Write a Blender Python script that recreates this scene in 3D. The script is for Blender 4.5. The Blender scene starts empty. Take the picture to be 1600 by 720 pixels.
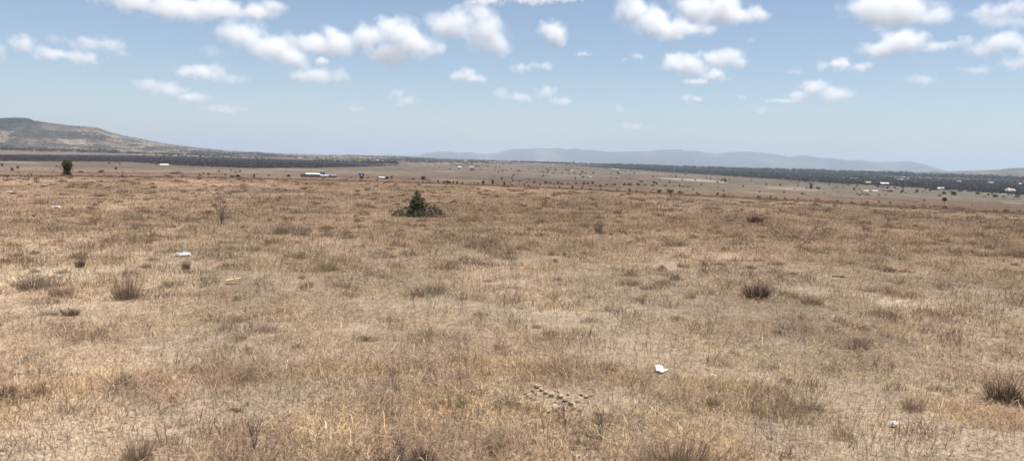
import bpy, bmesh, math, random
import numpy as np
from mathutils import Matrix, Vector, noise as mnoise

random.seed(7)
rng = np.random.default_rng(11)
C = bpy.context.scene.collection
scene = bpy.context.scene

# ------------------------------------------------------------------ camera
F = 1232.0                       # focal length in pixels of the 1600 px photograph
EYE = 1.7
PITCH = math.radians(5.17)
ROLL = math.radians(1.40)
cam_data = bpy.data.cameras.new('camera')
cam = bpy.data.objects.new('camera', cam_data)
C.objects.link(cam)
cam_data.sensor_fit = 'HORIZONTAL'
cam_data.sensor_width = 36.0
cam_data.lens = 36.0 * F / 1600.0
cam_data.clip_start = 0.05
cam_data.clip_end = 200000.0
Mc = Matrix.Rotation(math.pi/2 - PITCH, 4, 'X') @ Matrix.Rotation(ROLL, 4, 'Z')
cam.matrix_world = Matrix.Translation((0, 0, EYE)) @ Mc
scene.camera = cam
R3 = np.array(Mc.to_3x3())

def ray(px, py):
    d = R3 @ np.array([(px-800)/F, -(py-360)/F, -1.0])
    return d / np.linalg.norm(d)

# ------------------------------------------------------------------ numpy noise
def _hash(ix, iy, seed):
    h = (ix.astype(np.int64)*374761393 + iy.astype(np.int64)*668265263 + seed*1274126177) & 0xffffffff
    h = ((h ^ (h >> 13))*1274126177) & 0xffffffff
    h = ((h ^ (h >> 16))*2246822519) & 0xffffffff
    return ((h ^ (h >> 15)) & 0xffffff)/float(0xffffff)

def vnoise(x, y, seed=0):
    ix = np.floor(x); iy = np.floor(y)
    fx = x-ix; fy = y-iy
    fx = fx*fx*(3-2*fx); fy = fy*fy*(3-2*fy)
    a = _hash(ix, iy, seed); b = _hash(ix+1, iy, seed)
    c = _hash(ix, iy+1, seed); d = _hash(ix+1, iy+1, seed)
    return (a*(1-fx)+b*fx)*(1-fy)+(c*(1-fx)+d*fx)*fy

def fbm(x, y, seed=0, octv=4, gain=.5):
    x = np.asarray(x, float); y = np.asarray(y, float)
    s = np.zeros(np.broadcast(x, y).shape); a = 1.0; t = 0.0
    for i in range(octv):
        s = s + a*vnoise(x*2**i+i*17.3, y*2**i-i*9.1, seed+i*13)
        t += a; a *= gain
    return s/t

def sstep(a, b, x):
    t = np.clip((x-a)/(b-a), 0, 1)
    return t*t*(3-2*t)

# ------------------------------------------------------------------ terrain
PK = np.array([0, 300, 600, 800, 1100, 1400, 1600], float)
RC = np.array([54, 54, 52, 48, 42, 38, 37], float)
RN = np.array([100, 200, 500, 800, 1300, 2500, 4500, 8000, 45000], float)
DT = np.array([
 [37.6, 36.5, 33.0, 25, 15, 6.5, 2.5, 1.6, 4],
 [38.0, 37.0, 34.0, 26, 16, 8.0, 3.0, 1.8, 4],
 [39.5, 38.5, 35.5, 28, 18, 9.0, 4.0, 2.6, 5],
 [42.5, 41.0, 37.0, 29, 19.5, 10., 4.5, 6, 6],
 [48.5, 47.0, 42.5, 34, 23, 12., 7.0, 14, 7],
 [53.0, 51.0, 46.0, 37, 26, 13.5, 7.0, 14, 7],
 [54.5, 52.5, 47.5, 39, 28, 14., 7.0, 14, 7]])

def pxkey(x, y):
    az = np.clip(np.arctan2(x, y), -1.0, 1.0)
    return 800+F*np.tan(az)

def height(x, y, micro=True):
    x = np.asarray(x, float); y = np.asarray(y, float)
    r = np.maximum(np.hypot(x, y), .01)
    k = np.clip(pxkey(x, y), 0, 1600)
    rc = np.interp(k, PK, RC)
    lr = np.log(r)
    prev_l = np.log(rc); prev_d = F*EYE/rc
    d = np.where(r <= rc, F*EYE/r, 0)
    for j in range(len(RN)):
        nl = math.log(RN[j]); nd = np.interp(k, PK, DT[:, j])
        m = (lr > prev_l) & (lr <= nl)
        t = (lr-prev_l)/(nl-prev_l)
        d = np.where(m, prev_d+(nd-prev_d)*t, d)
        prev_l = np.full_like(lr, nl); prev_d = nd
    d = np.where(lr > prev_l, prev_d, d)
    h = EYE-d*r/F
    if micro:
        w = 1-sstep(35, 60, r)
        h = h+w*((fbm(x*.45, y*.45, 5, 3)-.5)*.09+(fbm(x*2.1, y*2.1, 9, 3)-.5)*.045)
    return h

_RG = np.exp(np.linspace(math.log(3.0), math.log(9000), 4000))
def hit(px, py, rmin=0):
    d = ray(px, py); hz = math.hypot(d[0], d[1])
    ux, uy = d[0]/hz, d[1]/hz
    X = ux*_RG; Y = uy*_RG
    z = EYE+d[2]/hz*_RG
    hh = height(X, Y, True)
    idx = np.where(z <= hh)[0]
    r = _RG[idx[0]] if len(idx) else 4200.0
    if r < rmin:
        r = rmin
    return at_r(px, py, r)

def at_r(px, py, r):
    d = ray(px, py); hz = math.hypot(d[0], d[1])
    x, y = d[0]/hz*r, d[1]/hz*r
    return np.array([x, y, float(height(x, y))]), r

# ------------------------------------------------------------------ mesh building
def new_mesh(name, V, quads=None, tris=None, cols=None, smooth=False):
    V = np.asarray(V, np.float32).reshape(-1, 3)
    q = np.zeros((0, 4), np.int32) if quads is None or len(quads) == 0 else np.asarray(quads, np.int32)
    t = np.zeros((0, 3), np.int32) if tris is None or len(tris) == 0 else np.asarray(tris, np.int32)
    me = bpy.data.meshes.new(name)
    me.vertices.add(len(V)); me.vertices.foreach_set('co', V.ravel())
    loops = np.concatenate([q.ravel(), t.ravel()])
    me.loops.add(len(loops)); me.loops.foreach_set('vertex_index', loops)
    starts = np.concatenate([np.arange(len(q))*4, len(q)*4+np.arange(len(t))*3]).astype(np.int32)
    me.polygons.add(len(starts)); me.polygons.foreach_set('loop_start', starts)
    me.update(calc_edges=True)
    if cols is not None:
        a = me.color_attributes.new('col', 'FLOAT_COLOR', 'POINT')
        c = np.ones((len(V), 4), np.float32); c[:, :3] = cols
        a.data.foreach_set('color', c.ravel())
    me.polygons.foreach_set('use_smooth', np.full(len(starts), smooth))
    me.validate()
    return me

class Geo:
    """collects triangles and quads with vertex colours"""
    def __init__(s):
        s.V = []; s.Q = []; s.T = []; s.K = []; s.n = 0
    def add(s, V, Q=None, T=None, K=(1, 1, 1)):
        V = np.asarray(V, float).reshape(-1, 3)
        if Q is not None and len(Q): s.Q.append(np.asarray(Q, int).reshape(-1, 4)+s.n)
        if T is not None and len(T): s.T.append(np.asarray(T, int).reshape(-1, 3)+s.n)
        K = np.asarray(K, float)
        if K.ndim == 1: K = np.tile(K, (len(V), 1))
        s.K.append(K); s.V.append(V); s.n += len(V)
    def mesh(s, name, smooth=False):
        return new_mesh(name, np.concatenate(s.V), np.concatenate(s.Q) if s.Q else None,
                        np.concatenate(s.T) if s.T else None, np.concatenate(s.K), smooth)
    def tubes(s, P0, P1, R0, R1, K, sides=3):
        P0 = np.asarray(P0, float); P1 = np.asarray(P1, float); n = len(P0)
        D = P1-P0; D /= np.maximum(np.linalg.norm(D, axis=1, keepdims=True), 1e-9)
        A = np.where(np.abs(D[:, 2:3]) < .9, np.array([[0, 0, 1.]]), np.array([[1., 0, 0]]))
        U = np.cross(D, A); U /= np.linalg.norm(U, axis=1, keepdims=True); W = np.cross(D, U)
        V = np.zeros((n, 2*sides, 3))
        for i in range(sides):
            a = 2*math.pi*i/sides
            o = math.cos(a)*U+math.sin(a)*W
            V[:, i] = P0+o*np.asarray(R0).reshape(-1, 1)
            V[:, sides+i] = P1+o*np.asarray(R1).reshape(-1, 1)
        base = (np.arange(n)*2*sides)[:, None]
        Q = np.concatenate([base+np.array([[i, (i+1) % sides, sides+(i+1) % sides, sides+i]]) for i in range(sides)])
        K = np.asarray(K, float)
        if K.ndim == 2: K = np.repeat(K, 2*sides, axis=0)
        s.add(V.reshape(-1, 3), Q=Q, K=K)
    def leaves(s, P, size, K, elong=1.8):
        n = len(P); P = np.asarray(P, float)
        a = rng.normal(size=(n, 3)); a /= np.linalg.norm(a, axis=1, keepdims=True)
        b = rng.normal(size=(n, 3)); b = np.cross(a, b); b /= np.linalg.norm(b, axis=1, keepdims=True)
        sz = np.asarray(size).reshape(-1, 1)*rng.uniform(.6, 1.3, (n, 1))
        V = np.stack([P-a*sz*elong*.5, P+b*sz*.5, P+a*sz*elong*.5, P-b*sz*.5], 1)
        Q = (np.arange(n)*4)[:, None]+np.array([[0, 1, 2, 3]])
        K = np.asarray(K, float)
        if K.ndim == 2: K = np.repeat(K, 4, axis=0)
        s.add(V.reshape(-1, 3), Q=Q, K=K)
    def blades(s, P, H, W, lean, K):
        """bent grass blades: P base, H height, W width, lean (n,2) horizontal tip offset / height"""
        n = len(P); H = np.asarray(H).reshape(-1, 1); W = np.asarray(W).reshape(-1, 1)
        th = rng.uniform(0, 2*math.pi, n)
        side = np.stack([np.cos(th), np.sin(th), np.zeros(n)], 1)*W*.5
        L = np.concatenate([lean, np.zeros((n, 1))], 1)
        mid = P+L*H*.35+np.array([[0, 0, 1.]])*H*.6
        tip = P+L*H*1.0+np.array([[0, 0, 1.]])*H*np.clip(1.05-.35*np.linalg.norm(lean, axis=1, keepdims=True), .12, 1)
        V = np.stack([P-side, P+side, mid+side*.8, mid-side*.8, tip], 1)
        b = (np.arange(n)*5)[:, None]
        s.add(V.reshape(-1, 3), Q=b+np.array([[0, 1, 2, 3]]), T=b+np.array([[3, 2, 4]]), K=np.repeat(K, 5, axis=0))
    def box(s, x0, x1, y0, y1, z0, z1, K=(1, 1, 1)):
        V = [(x, y, z) for z in (z0, z1) for x, y in ((x0, y0), (x1, y0), (x1, y1), (x0, y1))]
        s.add(V, Q=[(3, 2, 1, 0), (4, 5, 6, 7), (0, 1, 5, 4), (1, 2, 6, 5), (2, 3, 7, 6), (3, 0, 4, 7)], K=K)

def obj(name, me, mat=None, parent=None, loc=None, rz=0, scale=None):
    o = bpy.data.objects.new(name, me)
    C.objects.link(o)
    if mat is not None and me is not None and len(me.materials) == 0: me.materials.append(mat)
    if parent is not None: o.parent = parent
    if loc is not None: o.location = [float(v) for v in loc]
    o.rotation_euler[2] = rz
    if scale is not None: o.scale = scale if hasattr(scale, '__len__') else (scale,)*3
    return o

def tag(o, label=None, cat=None, group=None, kind=None):
    if label: o['label'] = label
    if cat: o['category'] = cat
    if group: o['group'] = group
    if kind: o['kind'] = kind
    return o

def copy_tree(o, parent=None):
    kids = list(o.children)
    c = o.copy(); C.objects.link(c)
    if parent is not None: c.parent = parent
    for k in kids: copy_tree(k, c)
    return c

# ------------------------------------------------------------------ materials
def mat_new(name):
    m = bpy.data.materials.new(name); m.use_nodes = True
    nt = m.node_tree; nt.nodes.clear()
    out = nt.nodes.new('ShaderNodeOutputMaterial')
    return m, nt, out

def nd(nt, t, **kw):
    n = nt.nodes.new(t)
    for k, v in kw.items():
        if k in n.inputs: n.inputs[k].default_value = v
        else: setattr(n, k, v)
    return n

def attr_mat(name, translucent=.25, rough=.9, vary=True, noise_scale=30.):
    m, nt, out = mat_new(name)
    a = nd(nt, 'ShaderNodeVertexColor', layer_name='col')
    col = a.outputs['Color']
    if vary:
        geo = nd(nt, 'ShaderNodeNewGeometry')
        tn = nd(nt, 'ShaderNodeTexNoise'); tn.inputs['Scale'].default_value = noise_scale
        nt.links.new(geo.outputs['Position'], tn.inputs['Vector'])
        mr = nd(nt, 'ShaderNodeMapRange'); mr.inputs['From Min'].default_value = .3; mr.inputs['From Max'].default_value = .7
        mr.inputs['To Min'].default_value = .78; mr.inputs['To Max'].default_value = 1.2
        nt.links.new(tn.outputs['Fac'], mr.inputs['Value'])
        vm = nd(nt, 'ShaderNodeVectorMath', operation='SCALE')
        nt.links.new(col, vm.inputs[0]); nt.links.new(mr.outputs['Result'], vm.inputs['Scale'])
        col = vm.outputs[0]
    df = nd(nt, 'ShaderNodeBsdfDiffuse'); nt.links.new(col, df.inputs['Color'])
    if translucent > 0:
        tr = nd(nt, 'ShaderNodeBsdfTranslucent'); nt.links.new(col, tr.inputs['Color'])
        mx = nd(nt, 'ShaderNodeMixShader'); mx.inputs[0].default_value = translucent
        nt.links.new(df.outputs[0], mx.inputs[1]); nt.links.new(tr.outputs[0], mx.inputs[2])
        nt.links.new(mx.outputs[0], out.inputs['Surface'])
    else:
        nt.links.new(df.outputs[0], out.inputs['Surface'])
    return m

def paint_mat(name, base, rough=.6, metallic=0., scale=4., amount=.25, spec=.3, bump=0.):
    m, nt, out = mat_new(name)
    p = nd(nt, 'ShaderNodeBsdfPrincipled')
    p.inputs['Roughness'].default_value = rough; p.inputs['Metallic'].default_value = metallic
    p.inputs['Specular IOR Level'].default_value = spec
    tc = nd(nt, 'ShaderNodeTexCoord')
    tn = nd(nt, 'ShaderNodeTexNoise'); tn.inputs['Scale'].default_value = scale; tn.inputs['Detail'].default_value = 6
    nt.links.new(tc.outputs['Object'], tn.inputs['Vector'])
    cr = nd(nt, 'ShaderNodeValToRGB')
    cr.color_ramp.elements[0].position = .3; cr.color_ramp.elements[1].position = .7
    cr.color_ramp.elements[0].color = [c*(1-amount) for c in base]+[1]
    cr.color_ramp.elements[1].color = [min(1, c*(1+amount*.5)) for c in base]+[1]
    nt.links.new(tn.outputs['Fac'], cr.inputs['Fac']); nt.links.new(cr.outputs['Color'], p.inputs['Base Color'])
    if bump:
        b = nd(nt, 'ShaderNodeBump'); b.inputs['Strength'].default_value = bump; b.inputs['Distance'].default_value = .01
        nt.links.new(tn.outputs['Fac'], b.inputs['Height']); nt.links.new(b.outputs['Normal'], p.inputs['Normal'])
    nt.links.new(p.outputs[0], out.inputs['Surface'])
    return m

STRAW = np.array([.42, .300, .180]); PALE = np.array([.52, .39, .25]); PINK = np.array([.315, .205, .150])
GREYG = np.array([.29, .245, .19]); DARKB = np.array([.11, .078, .058]); OLIVE = np.array([.185, .175, .10])
YELL = np.array([.43, .30, .155])

M_grass = attr_mat('dry_grass_blades', .38, vary=False)
M_twig = attr_mat('dead_twigs', 0, vary=False)
M_leaf = attr_mat('shrub_leaves', .2, vary=False)
M_far = attr_mat('far_foliage', 0, vary=True, noise_scale=.25)
M_white = paint_mat('white_painted_sheet', (.62, .62, .61), .45, 0, .6, .15)
M_sheet = paint_mat('dull_white_sheet', (.46, .46, .455), .55, 0, .6, .2)
M_wall = paint_mat('pale_plaster', (.38, .35, .31), .8, 0, .8, .25)
M_greywall = paint_mat('grey_block_wall', (.135, .13, .125), .85, 0, .8, .3)
M_greyroof = paint_mat('weathered_grey_sheet', (.27, .275, .28), .5, .2, .8, .25)
M_brownroof = paint_mat('rust_brown_sheet', (.42, .27, .19), .7, 0, .8, .3)
M_glass = paint_mat('dark_window_glass', (.05, .06, .07), .15, 0, 1, .2, .5)
M_blue = paint_mat('blue_plastic_tank', (.05, .085, .12), .7, 0, 1, .25)
M_green = paint_mat('dark_green_sheet', (.04, .07, .05), .7, 0, 1, .3)
M_mortar = paint_mat('white_mortar', (.47, .45, .41), .85, 0, 25, .25, .2, .6)
M_post = paint_mat('galvanised_pipe', (.42, .43, .45), .5, .3, 12, .25)
M_wood = paint_mat('pale_split_wood', (.68, .52, .33), .8, 0, 18, .3, .2, .5)
M_plastic = paint_mat('white_plastic_film', (.86, .86, .86), .5, 0, 12, .06)
M_clod = paint_mat('pale_dry_clay', (.46, .355, .245), .95, 0, 14, .2, .1, .5)
M_stone = paint_mat('pale_stone', (.72, .69, .63), .85, 0, 20, .3, .2, .8)
M_bark = paint_mat('grey_brown_bark', (.09, .07, .055), .9, 0, 10, .35)
M_pole = paint_mat('weathered_wood_post', (.10, .085, .075), .9, 0, 6, .3)
M_spoil = paint_mat('pale_spoil', (.55, .47, .38), .95, 0, .5, .2)

# ------------------------------------------------------------------ ground sheet
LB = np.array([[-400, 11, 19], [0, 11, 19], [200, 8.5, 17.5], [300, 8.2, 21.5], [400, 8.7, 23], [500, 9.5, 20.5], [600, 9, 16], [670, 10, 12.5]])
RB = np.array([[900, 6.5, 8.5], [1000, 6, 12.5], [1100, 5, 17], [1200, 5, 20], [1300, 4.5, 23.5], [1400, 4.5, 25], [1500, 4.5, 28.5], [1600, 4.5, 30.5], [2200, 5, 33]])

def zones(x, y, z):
    """(left scrub, right woodland) weights at a world position; cloud shade is coloured into both"""
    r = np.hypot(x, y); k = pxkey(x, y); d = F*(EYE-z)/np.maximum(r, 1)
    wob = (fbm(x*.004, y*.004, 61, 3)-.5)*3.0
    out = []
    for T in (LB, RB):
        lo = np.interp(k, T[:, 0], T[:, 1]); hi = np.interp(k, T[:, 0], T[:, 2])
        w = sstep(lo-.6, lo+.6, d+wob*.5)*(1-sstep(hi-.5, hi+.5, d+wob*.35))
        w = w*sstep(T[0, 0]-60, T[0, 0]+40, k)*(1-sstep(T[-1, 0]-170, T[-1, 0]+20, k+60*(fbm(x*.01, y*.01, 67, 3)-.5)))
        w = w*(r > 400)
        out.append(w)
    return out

def ground_colour(x, y, z):
    r = np.hypot(x, y); k = pxkey(x, y)
    d = F*(EYE-z)/np.maximum(r, 1)
    n1 = fbm(x*.11, y*.11, 21, 4); n2 = fbm(x*.33, y*.33, 33, 4); n3 = fbm(x*1.1, y*1.1, 45, 3)
    near = np.array([.295, .229, .163])[None]*(.78+.5*n2[:, None])
    near = near*(1-.35*sstep(.5, .7, n1)[:, None])+.35*sstep(.5, .7, n1)[:, None]*GREYG
    near = near*(.93+.36*n3[:, None])
    # the plain beyond the crest: greyer, with long pale and brown streaks
    m1 = fbm(x*.006, y*.0035, 71, 5); m2 = fbm(x*.03, y*.02, 77, 4); m3 = fbm(x*.0012, y*.0008, 79, 4)
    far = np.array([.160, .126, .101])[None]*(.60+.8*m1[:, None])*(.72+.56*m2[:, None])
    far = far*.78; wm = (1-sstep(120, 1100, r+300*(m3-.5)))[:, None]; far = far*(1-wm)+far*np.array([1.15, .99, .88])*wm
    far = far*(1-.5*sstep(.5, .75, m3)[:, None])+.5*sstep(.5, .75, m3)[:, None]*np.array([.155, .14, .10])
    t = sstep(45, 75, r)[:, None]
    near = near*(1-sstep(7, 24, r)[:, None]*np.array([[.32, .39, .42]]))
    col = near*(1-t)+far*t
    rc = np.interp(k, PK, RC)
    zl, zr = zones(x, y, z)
    scrub = np.array([.060, .052, .053])*(.8+.4*m2[:, None])  # scrub ground, with a cloud's shade put into its dark colour
    wood = np.array([.045, .046, .042])*(.7+.7*m2[:, None])  # woodland floor, its colour darkened for cloud shade as well as trees
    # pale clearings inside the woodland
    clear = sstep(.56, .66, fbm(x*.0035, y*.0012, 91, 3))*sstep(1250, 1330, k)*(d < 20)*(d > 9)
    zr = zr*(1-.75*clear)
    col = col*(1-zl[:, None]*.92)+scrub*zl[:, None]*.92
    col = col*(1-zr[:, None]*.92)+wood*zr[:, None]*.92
    # sandy strips, tracks and bare earth in the valley (world places, given by bearing and drop)
    def strip(k0, k1, d0, d1, half, c, amt, soft=.35):
        dl = d0+(d1-d0)*np.clip((k-k0)/(k1-k0), 0, 1)
        wv = (fbm(x*.02, y*.02, 101, 2)-.5)*.5
        w = (1-sstep(half, half+soft, np.abs(d-dl+wv)))*sstep(k0-6, k0+6, k)*(1-sstep(k1-6, k1+6, k))*(r > 90)*amt
        return w[:, None], np.array(c)
    for a in [(1028, 1085, 23.5, 25.6, .5, (.55, .45, .34), .95), (1060, 1130, 24.5, 27, .55, (.56, .46, .35), .9),
              (1075, 1112, 23.2, 23.6, .25, (.52, .42, .33), .7),
              (1195, 1275, 34, 34.6, .7, (.40, .32, .25), .8), (1190, 1260, 31.5, 32.5, .4, (.37, .30, .24), .6),
              (850, 1010, 28, 29, .6, (.22, .165, .13), .7), (800, 880, 26.5, 27.5, .4, (.24, .18, .15), .5),
              (630, 790, 19.5, 21.5, .5, (.20, .16, .14), .6), (665, 712, 21.8, 22, .35, (.37, .31, .26), .6),
              (400, 500, 23.5, 24.5, .3, (.34, .29, .24), .8), (160, 250, 4.2, 5.5, .7, (.50, .41, .28), .8),
              (250, 330, 6, 7.2, .4, (.40, .33, .24), .6), (600, 700, 12, 10.6, .6, (.40, .34, .26), .6),
              (690, 800, 8, 9, .8, (.36, .29, .21), .7), (0, 60, 20.5, 20.5, .25, (.45, .37, .29), .6),
              (1290, 1340, 14.5, 15.2, .35, (.36, .33, .27), .7), (1400, 1430, 16, 16, .3, (.36, .33, .27), .5),
              (1480, 1600, 27.3, 31, .4, (.40, .34, .27), .85), (1565, 1595, 41.5, 41.8, .3, (.45, .38, .30), .8),
              (670, 760, 34.4, 35, .45, (.40, .33, .26), .7), (640, 1000, 37.2, 38, .35, (.21, .165, .115), .55),
              (1000, 1085, 36.5, 37.4, .5, (.19, .155, .105), .6), (1170, 1210, 41, 41.5, .3, (.42, .35, .28), .6),
              (0, 110, 23, 24.5, .6, (.19, .15, .12), .6), (100, 260, 26.8, 27.8, .35, (.21, .165, .13), .6),
              (880, 970, 23.2, 24.2, .25, (.36, .29, .24), .5), (960, 1040, 15.5, 17.5, .4, (.34, .28, .23), .5),
              (330, 420, 27, 28, .3, (.34, .28, .22), .5)]:
        w, c = strip(*a); c = c*.68
        col = col*(1-w)+c*w
    return np.clip(col, .02, .8)

def build_ground():
    az = np.concatenate([np.linspace(-math.pi, -.80, 60)[:-1], np.linspace(-.80, .80, 1000), np.linspace(.80, math.pi, 60)[1:-1]])
    rr = np.concatenate([[0.02], np.exp(np.linspace(math.log(.6), math.log(3), 25))[:-1], np.exp(np.linspace(math.log(3), math.log(45000), 620))])
    A, Rr = np.meshgrid(az, rr)
    X = np.sin(A)*Rr; Y = np.cos(A)*Rr
    x = X.ravel(); y = Y.ravel()
    z = height(x, y)
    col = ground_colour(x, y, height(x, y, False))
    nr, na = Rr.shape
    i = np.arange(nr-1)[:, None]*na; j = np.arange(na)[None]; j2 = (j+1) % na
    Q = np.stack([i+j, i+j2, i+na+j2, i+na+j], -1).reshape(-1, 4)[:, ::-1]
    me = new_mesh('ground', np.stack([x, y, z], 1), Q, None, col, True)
    m, nt, out = mat_new('dry_soil_and_litter')
    a = nd(nt, 'ShaderNodeVertexColor', layer_name='col')
    geo = nd(nt, 'ShaderNodeNewGeometry')
    def noise(scale, detail, mp=None, vec=None):
        t = nd(nt, 'ShaderNodeTexNoise'); t.inputs['Scale'].default_value = scale; t.inputs['Detail'].default_value = detail
        t.inputs['Roughness'].default_value = .65
        if mp:
            mm = nd(nt, 'ShaderNodeMapping'); mm.inputs['Scale'].default_value = mp
            nt.links.new(geo.outputs['Position'], mm.inputs['Vector']); nt.links.new(mm.outputs[0], t.inputs['Vector'])
        else:
            nt.links.new(geo.outputs['Position'], t.inputs['Vector'])
        return t.outputs['Fac']
    def rng_(v, a0, a1, b0, b1):
        r = nd(nt, 'ShaderNodeMapRange')
        for k_, q in zip(('From Min', 'From Max', 'To Min', 'To Max'), (a0, a1, b0, b1)): r.inputs[k_].default_value = q
        nt.links.new(v, r.inputs['Value']); return r.outputs['Result']
    def mul(p, q):
        mm = nd(nt, 'ShaderNodeMath', operation='MULTIPLY'); nt.links.new(p, mm.inputs[0]); nt.links.new(q, mm.inputs[1]); return mm.outputs[0]
    f1 = rng_(noise(38, 5), .32, .68, .55, 1.4)       # litter and crumbs
    f2 = rng_(noise(7, 5), .35, .65, .8, 1.2)
    f3 = rng_(noise(.35, 8, (1, .45, 1)), .35, .65, .68, 1.32)     # patches a few metres long, all the way out
    f4 = rng_(noise(.06, 8, (1, .3, 1)), .38, .62, .80, 1.2)
    fac = mul(mul(f1, f2), mul(f3, f4))
    vm = nd(nt, 'ShaderNodeVectorMath', operation='SCALE')
    nt.links.new(a.outputs['Color'], vm.inputs[0]); nt.links.new(fac, vm.inputs['Scale'])
    df = nd(nt, 'ShaderNodeBsdfDiffuse'); df.inputs['Roughness'].default_value = .6
    nt.links.new(vm.outputs[0], df.inputs['Color'])
    b = nd(nt, 'ShaderNodeBump'); b.inputs['Strength'].default_value = .7; b.inputs['Distance'].default_value = .02
    nt.links.new(noise(26, 6), b.inputs['Height']); nt.links.new(b.outputs['Normal'], df.inputs['Normal'])
    nt.links.new(df.outputs[0], out.inputs['Surface'])
    g = obj('ground', me, m); tag(g, kind='structure')
build_ground()

# ------------------------------------------------------------------ the grass cover (uncountable)
def sample_polar(n, r0, r1, power, a=.74):
    """points with density ~ r^-power per square metre"""
    u = rng.random(n); e = 2-power
    r = (r0**e+u*(r1**e-r0**e))**(1/e) if abs(e) > 1e-6 else r0*(r1/r0)**u
    th = rng.uniform(-a, a, n)
    return np.sin(th)*r, np.cos(th)*r, r

def clump(x, y):
    """where darker, taller, half-woody stuff stands among the grass"""
    a = fbm(x*2.6, y*2.6, 301, 3, .55); b = fbm(x*.22, y*.22, 303, 3)
    return sstep(.60, .70, a+(b-.5)*.25)

def grass_colour(x, y, n, u=None):
    r = np.hypot(x, y)
    n1 = fbm(x*.55, y*.55, 21, 5, .6); n2 = fbm(x*1.2, y*.8, 33, 4, .6); n3 = fbm(x*1.5, y*1.5, 55, 4, .6); n4 = fbm(x*.8+9, y*.8, 63, 4, .6)
    u = rng.random((n, 1)) if u is None else u
    col = np.tile(STRAW, (n, 1))
    w = sstep(.47, .57, n2*.5+n4*.5+.01)[:, None]*.8; col = col*(1-w)+PINK*w
    w = sstep(.54, .64, n1)[:, None]*.6; col = col*(1-w)+GREYG*w
    w = sstep(.55, .64, n3)[:, None]*.55; col = col*(1-w)+YELL*w
    w = sstep(.60, .72, fbm(x*.6+40, y*.6, 87, 4))[:, None]*.4; col = col*(1-w)+OLIVE*w
    w = (u < .20)*.75; col = col*(1-w)+PALE*w
    w = ((u > .78) & (u < .91))*.6; col = col*(1-w)+PINK*.75*w
    w = (u > .91)*.75*(1-.7*sstep(15, 40, r))[:, None]; col = col*(1-w)+DARKB*w  # dark brown blades; part of them paint in shadow gaps between tufts
    cl = clump(x, y)[:, None]*.62*(rng.random((n, 1)) < .85); col = col*(1-cl)+np.array([.165, .118, .092])*cl
    red = sstep(9, 28, r+6*(fbm(x*.08, y*.08, 93, 3)-.5))[:, None]
    col = col*(1-red)+(col*.45+np.array([.30, .213, .152])*.55)*np.array([.93, .90, .88])*red
    # the brown field greys out over its far edge
    k = pxkey(x, y); rc = np.interp(k, PK, RC)
    g_ = sstep(.5, 1.15, r/rc+.5*(fbm(x*.07, y*.07, 97, 4)-.5))[:, None]*(.65+.3*sstep(500, 1300, k)[:, None])
    col = col*(1-g_)+np.array([.245, .197, .155])*g_
    near = 1.05+.8*(1-sstep(3.5, 12, r))[:, None]  # colour lightened close to the camera to offset shade between the blades
    return col*np.array([1.04, 1.065, 1.05])*near*rng.uniform(.75, 1.25, (n, 1))

# trodden or dug places where little grass stands: (px, py, half width px, half depth px)
BARE = []
for (px_, py_, a_, b_) in ((866, 624, 50, 20), (285, 399, 17, 7), (88, 325, 9, 4), (15, 300, 8, 4), (365, 443, 14, 6), (1034, 580, 16, 6), (1397, 666, 7, 5), (1113, 588, 12, 5)):
    P_, r_ = hit(px_, py_); BARE.append((P_[0], P_[1], a_*r_/F, b_*r_*r_/(F*EYE)))
def bare(x, y):
    m = np.zeros(len(x), bool)
    for (cx, cy_, a, b) in BARE:
        m |= (((x-cx)/a)**2+((y-cy_)/b)**2 < 1) & (rng.random(len(x)) < .7)
    return m

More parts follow.
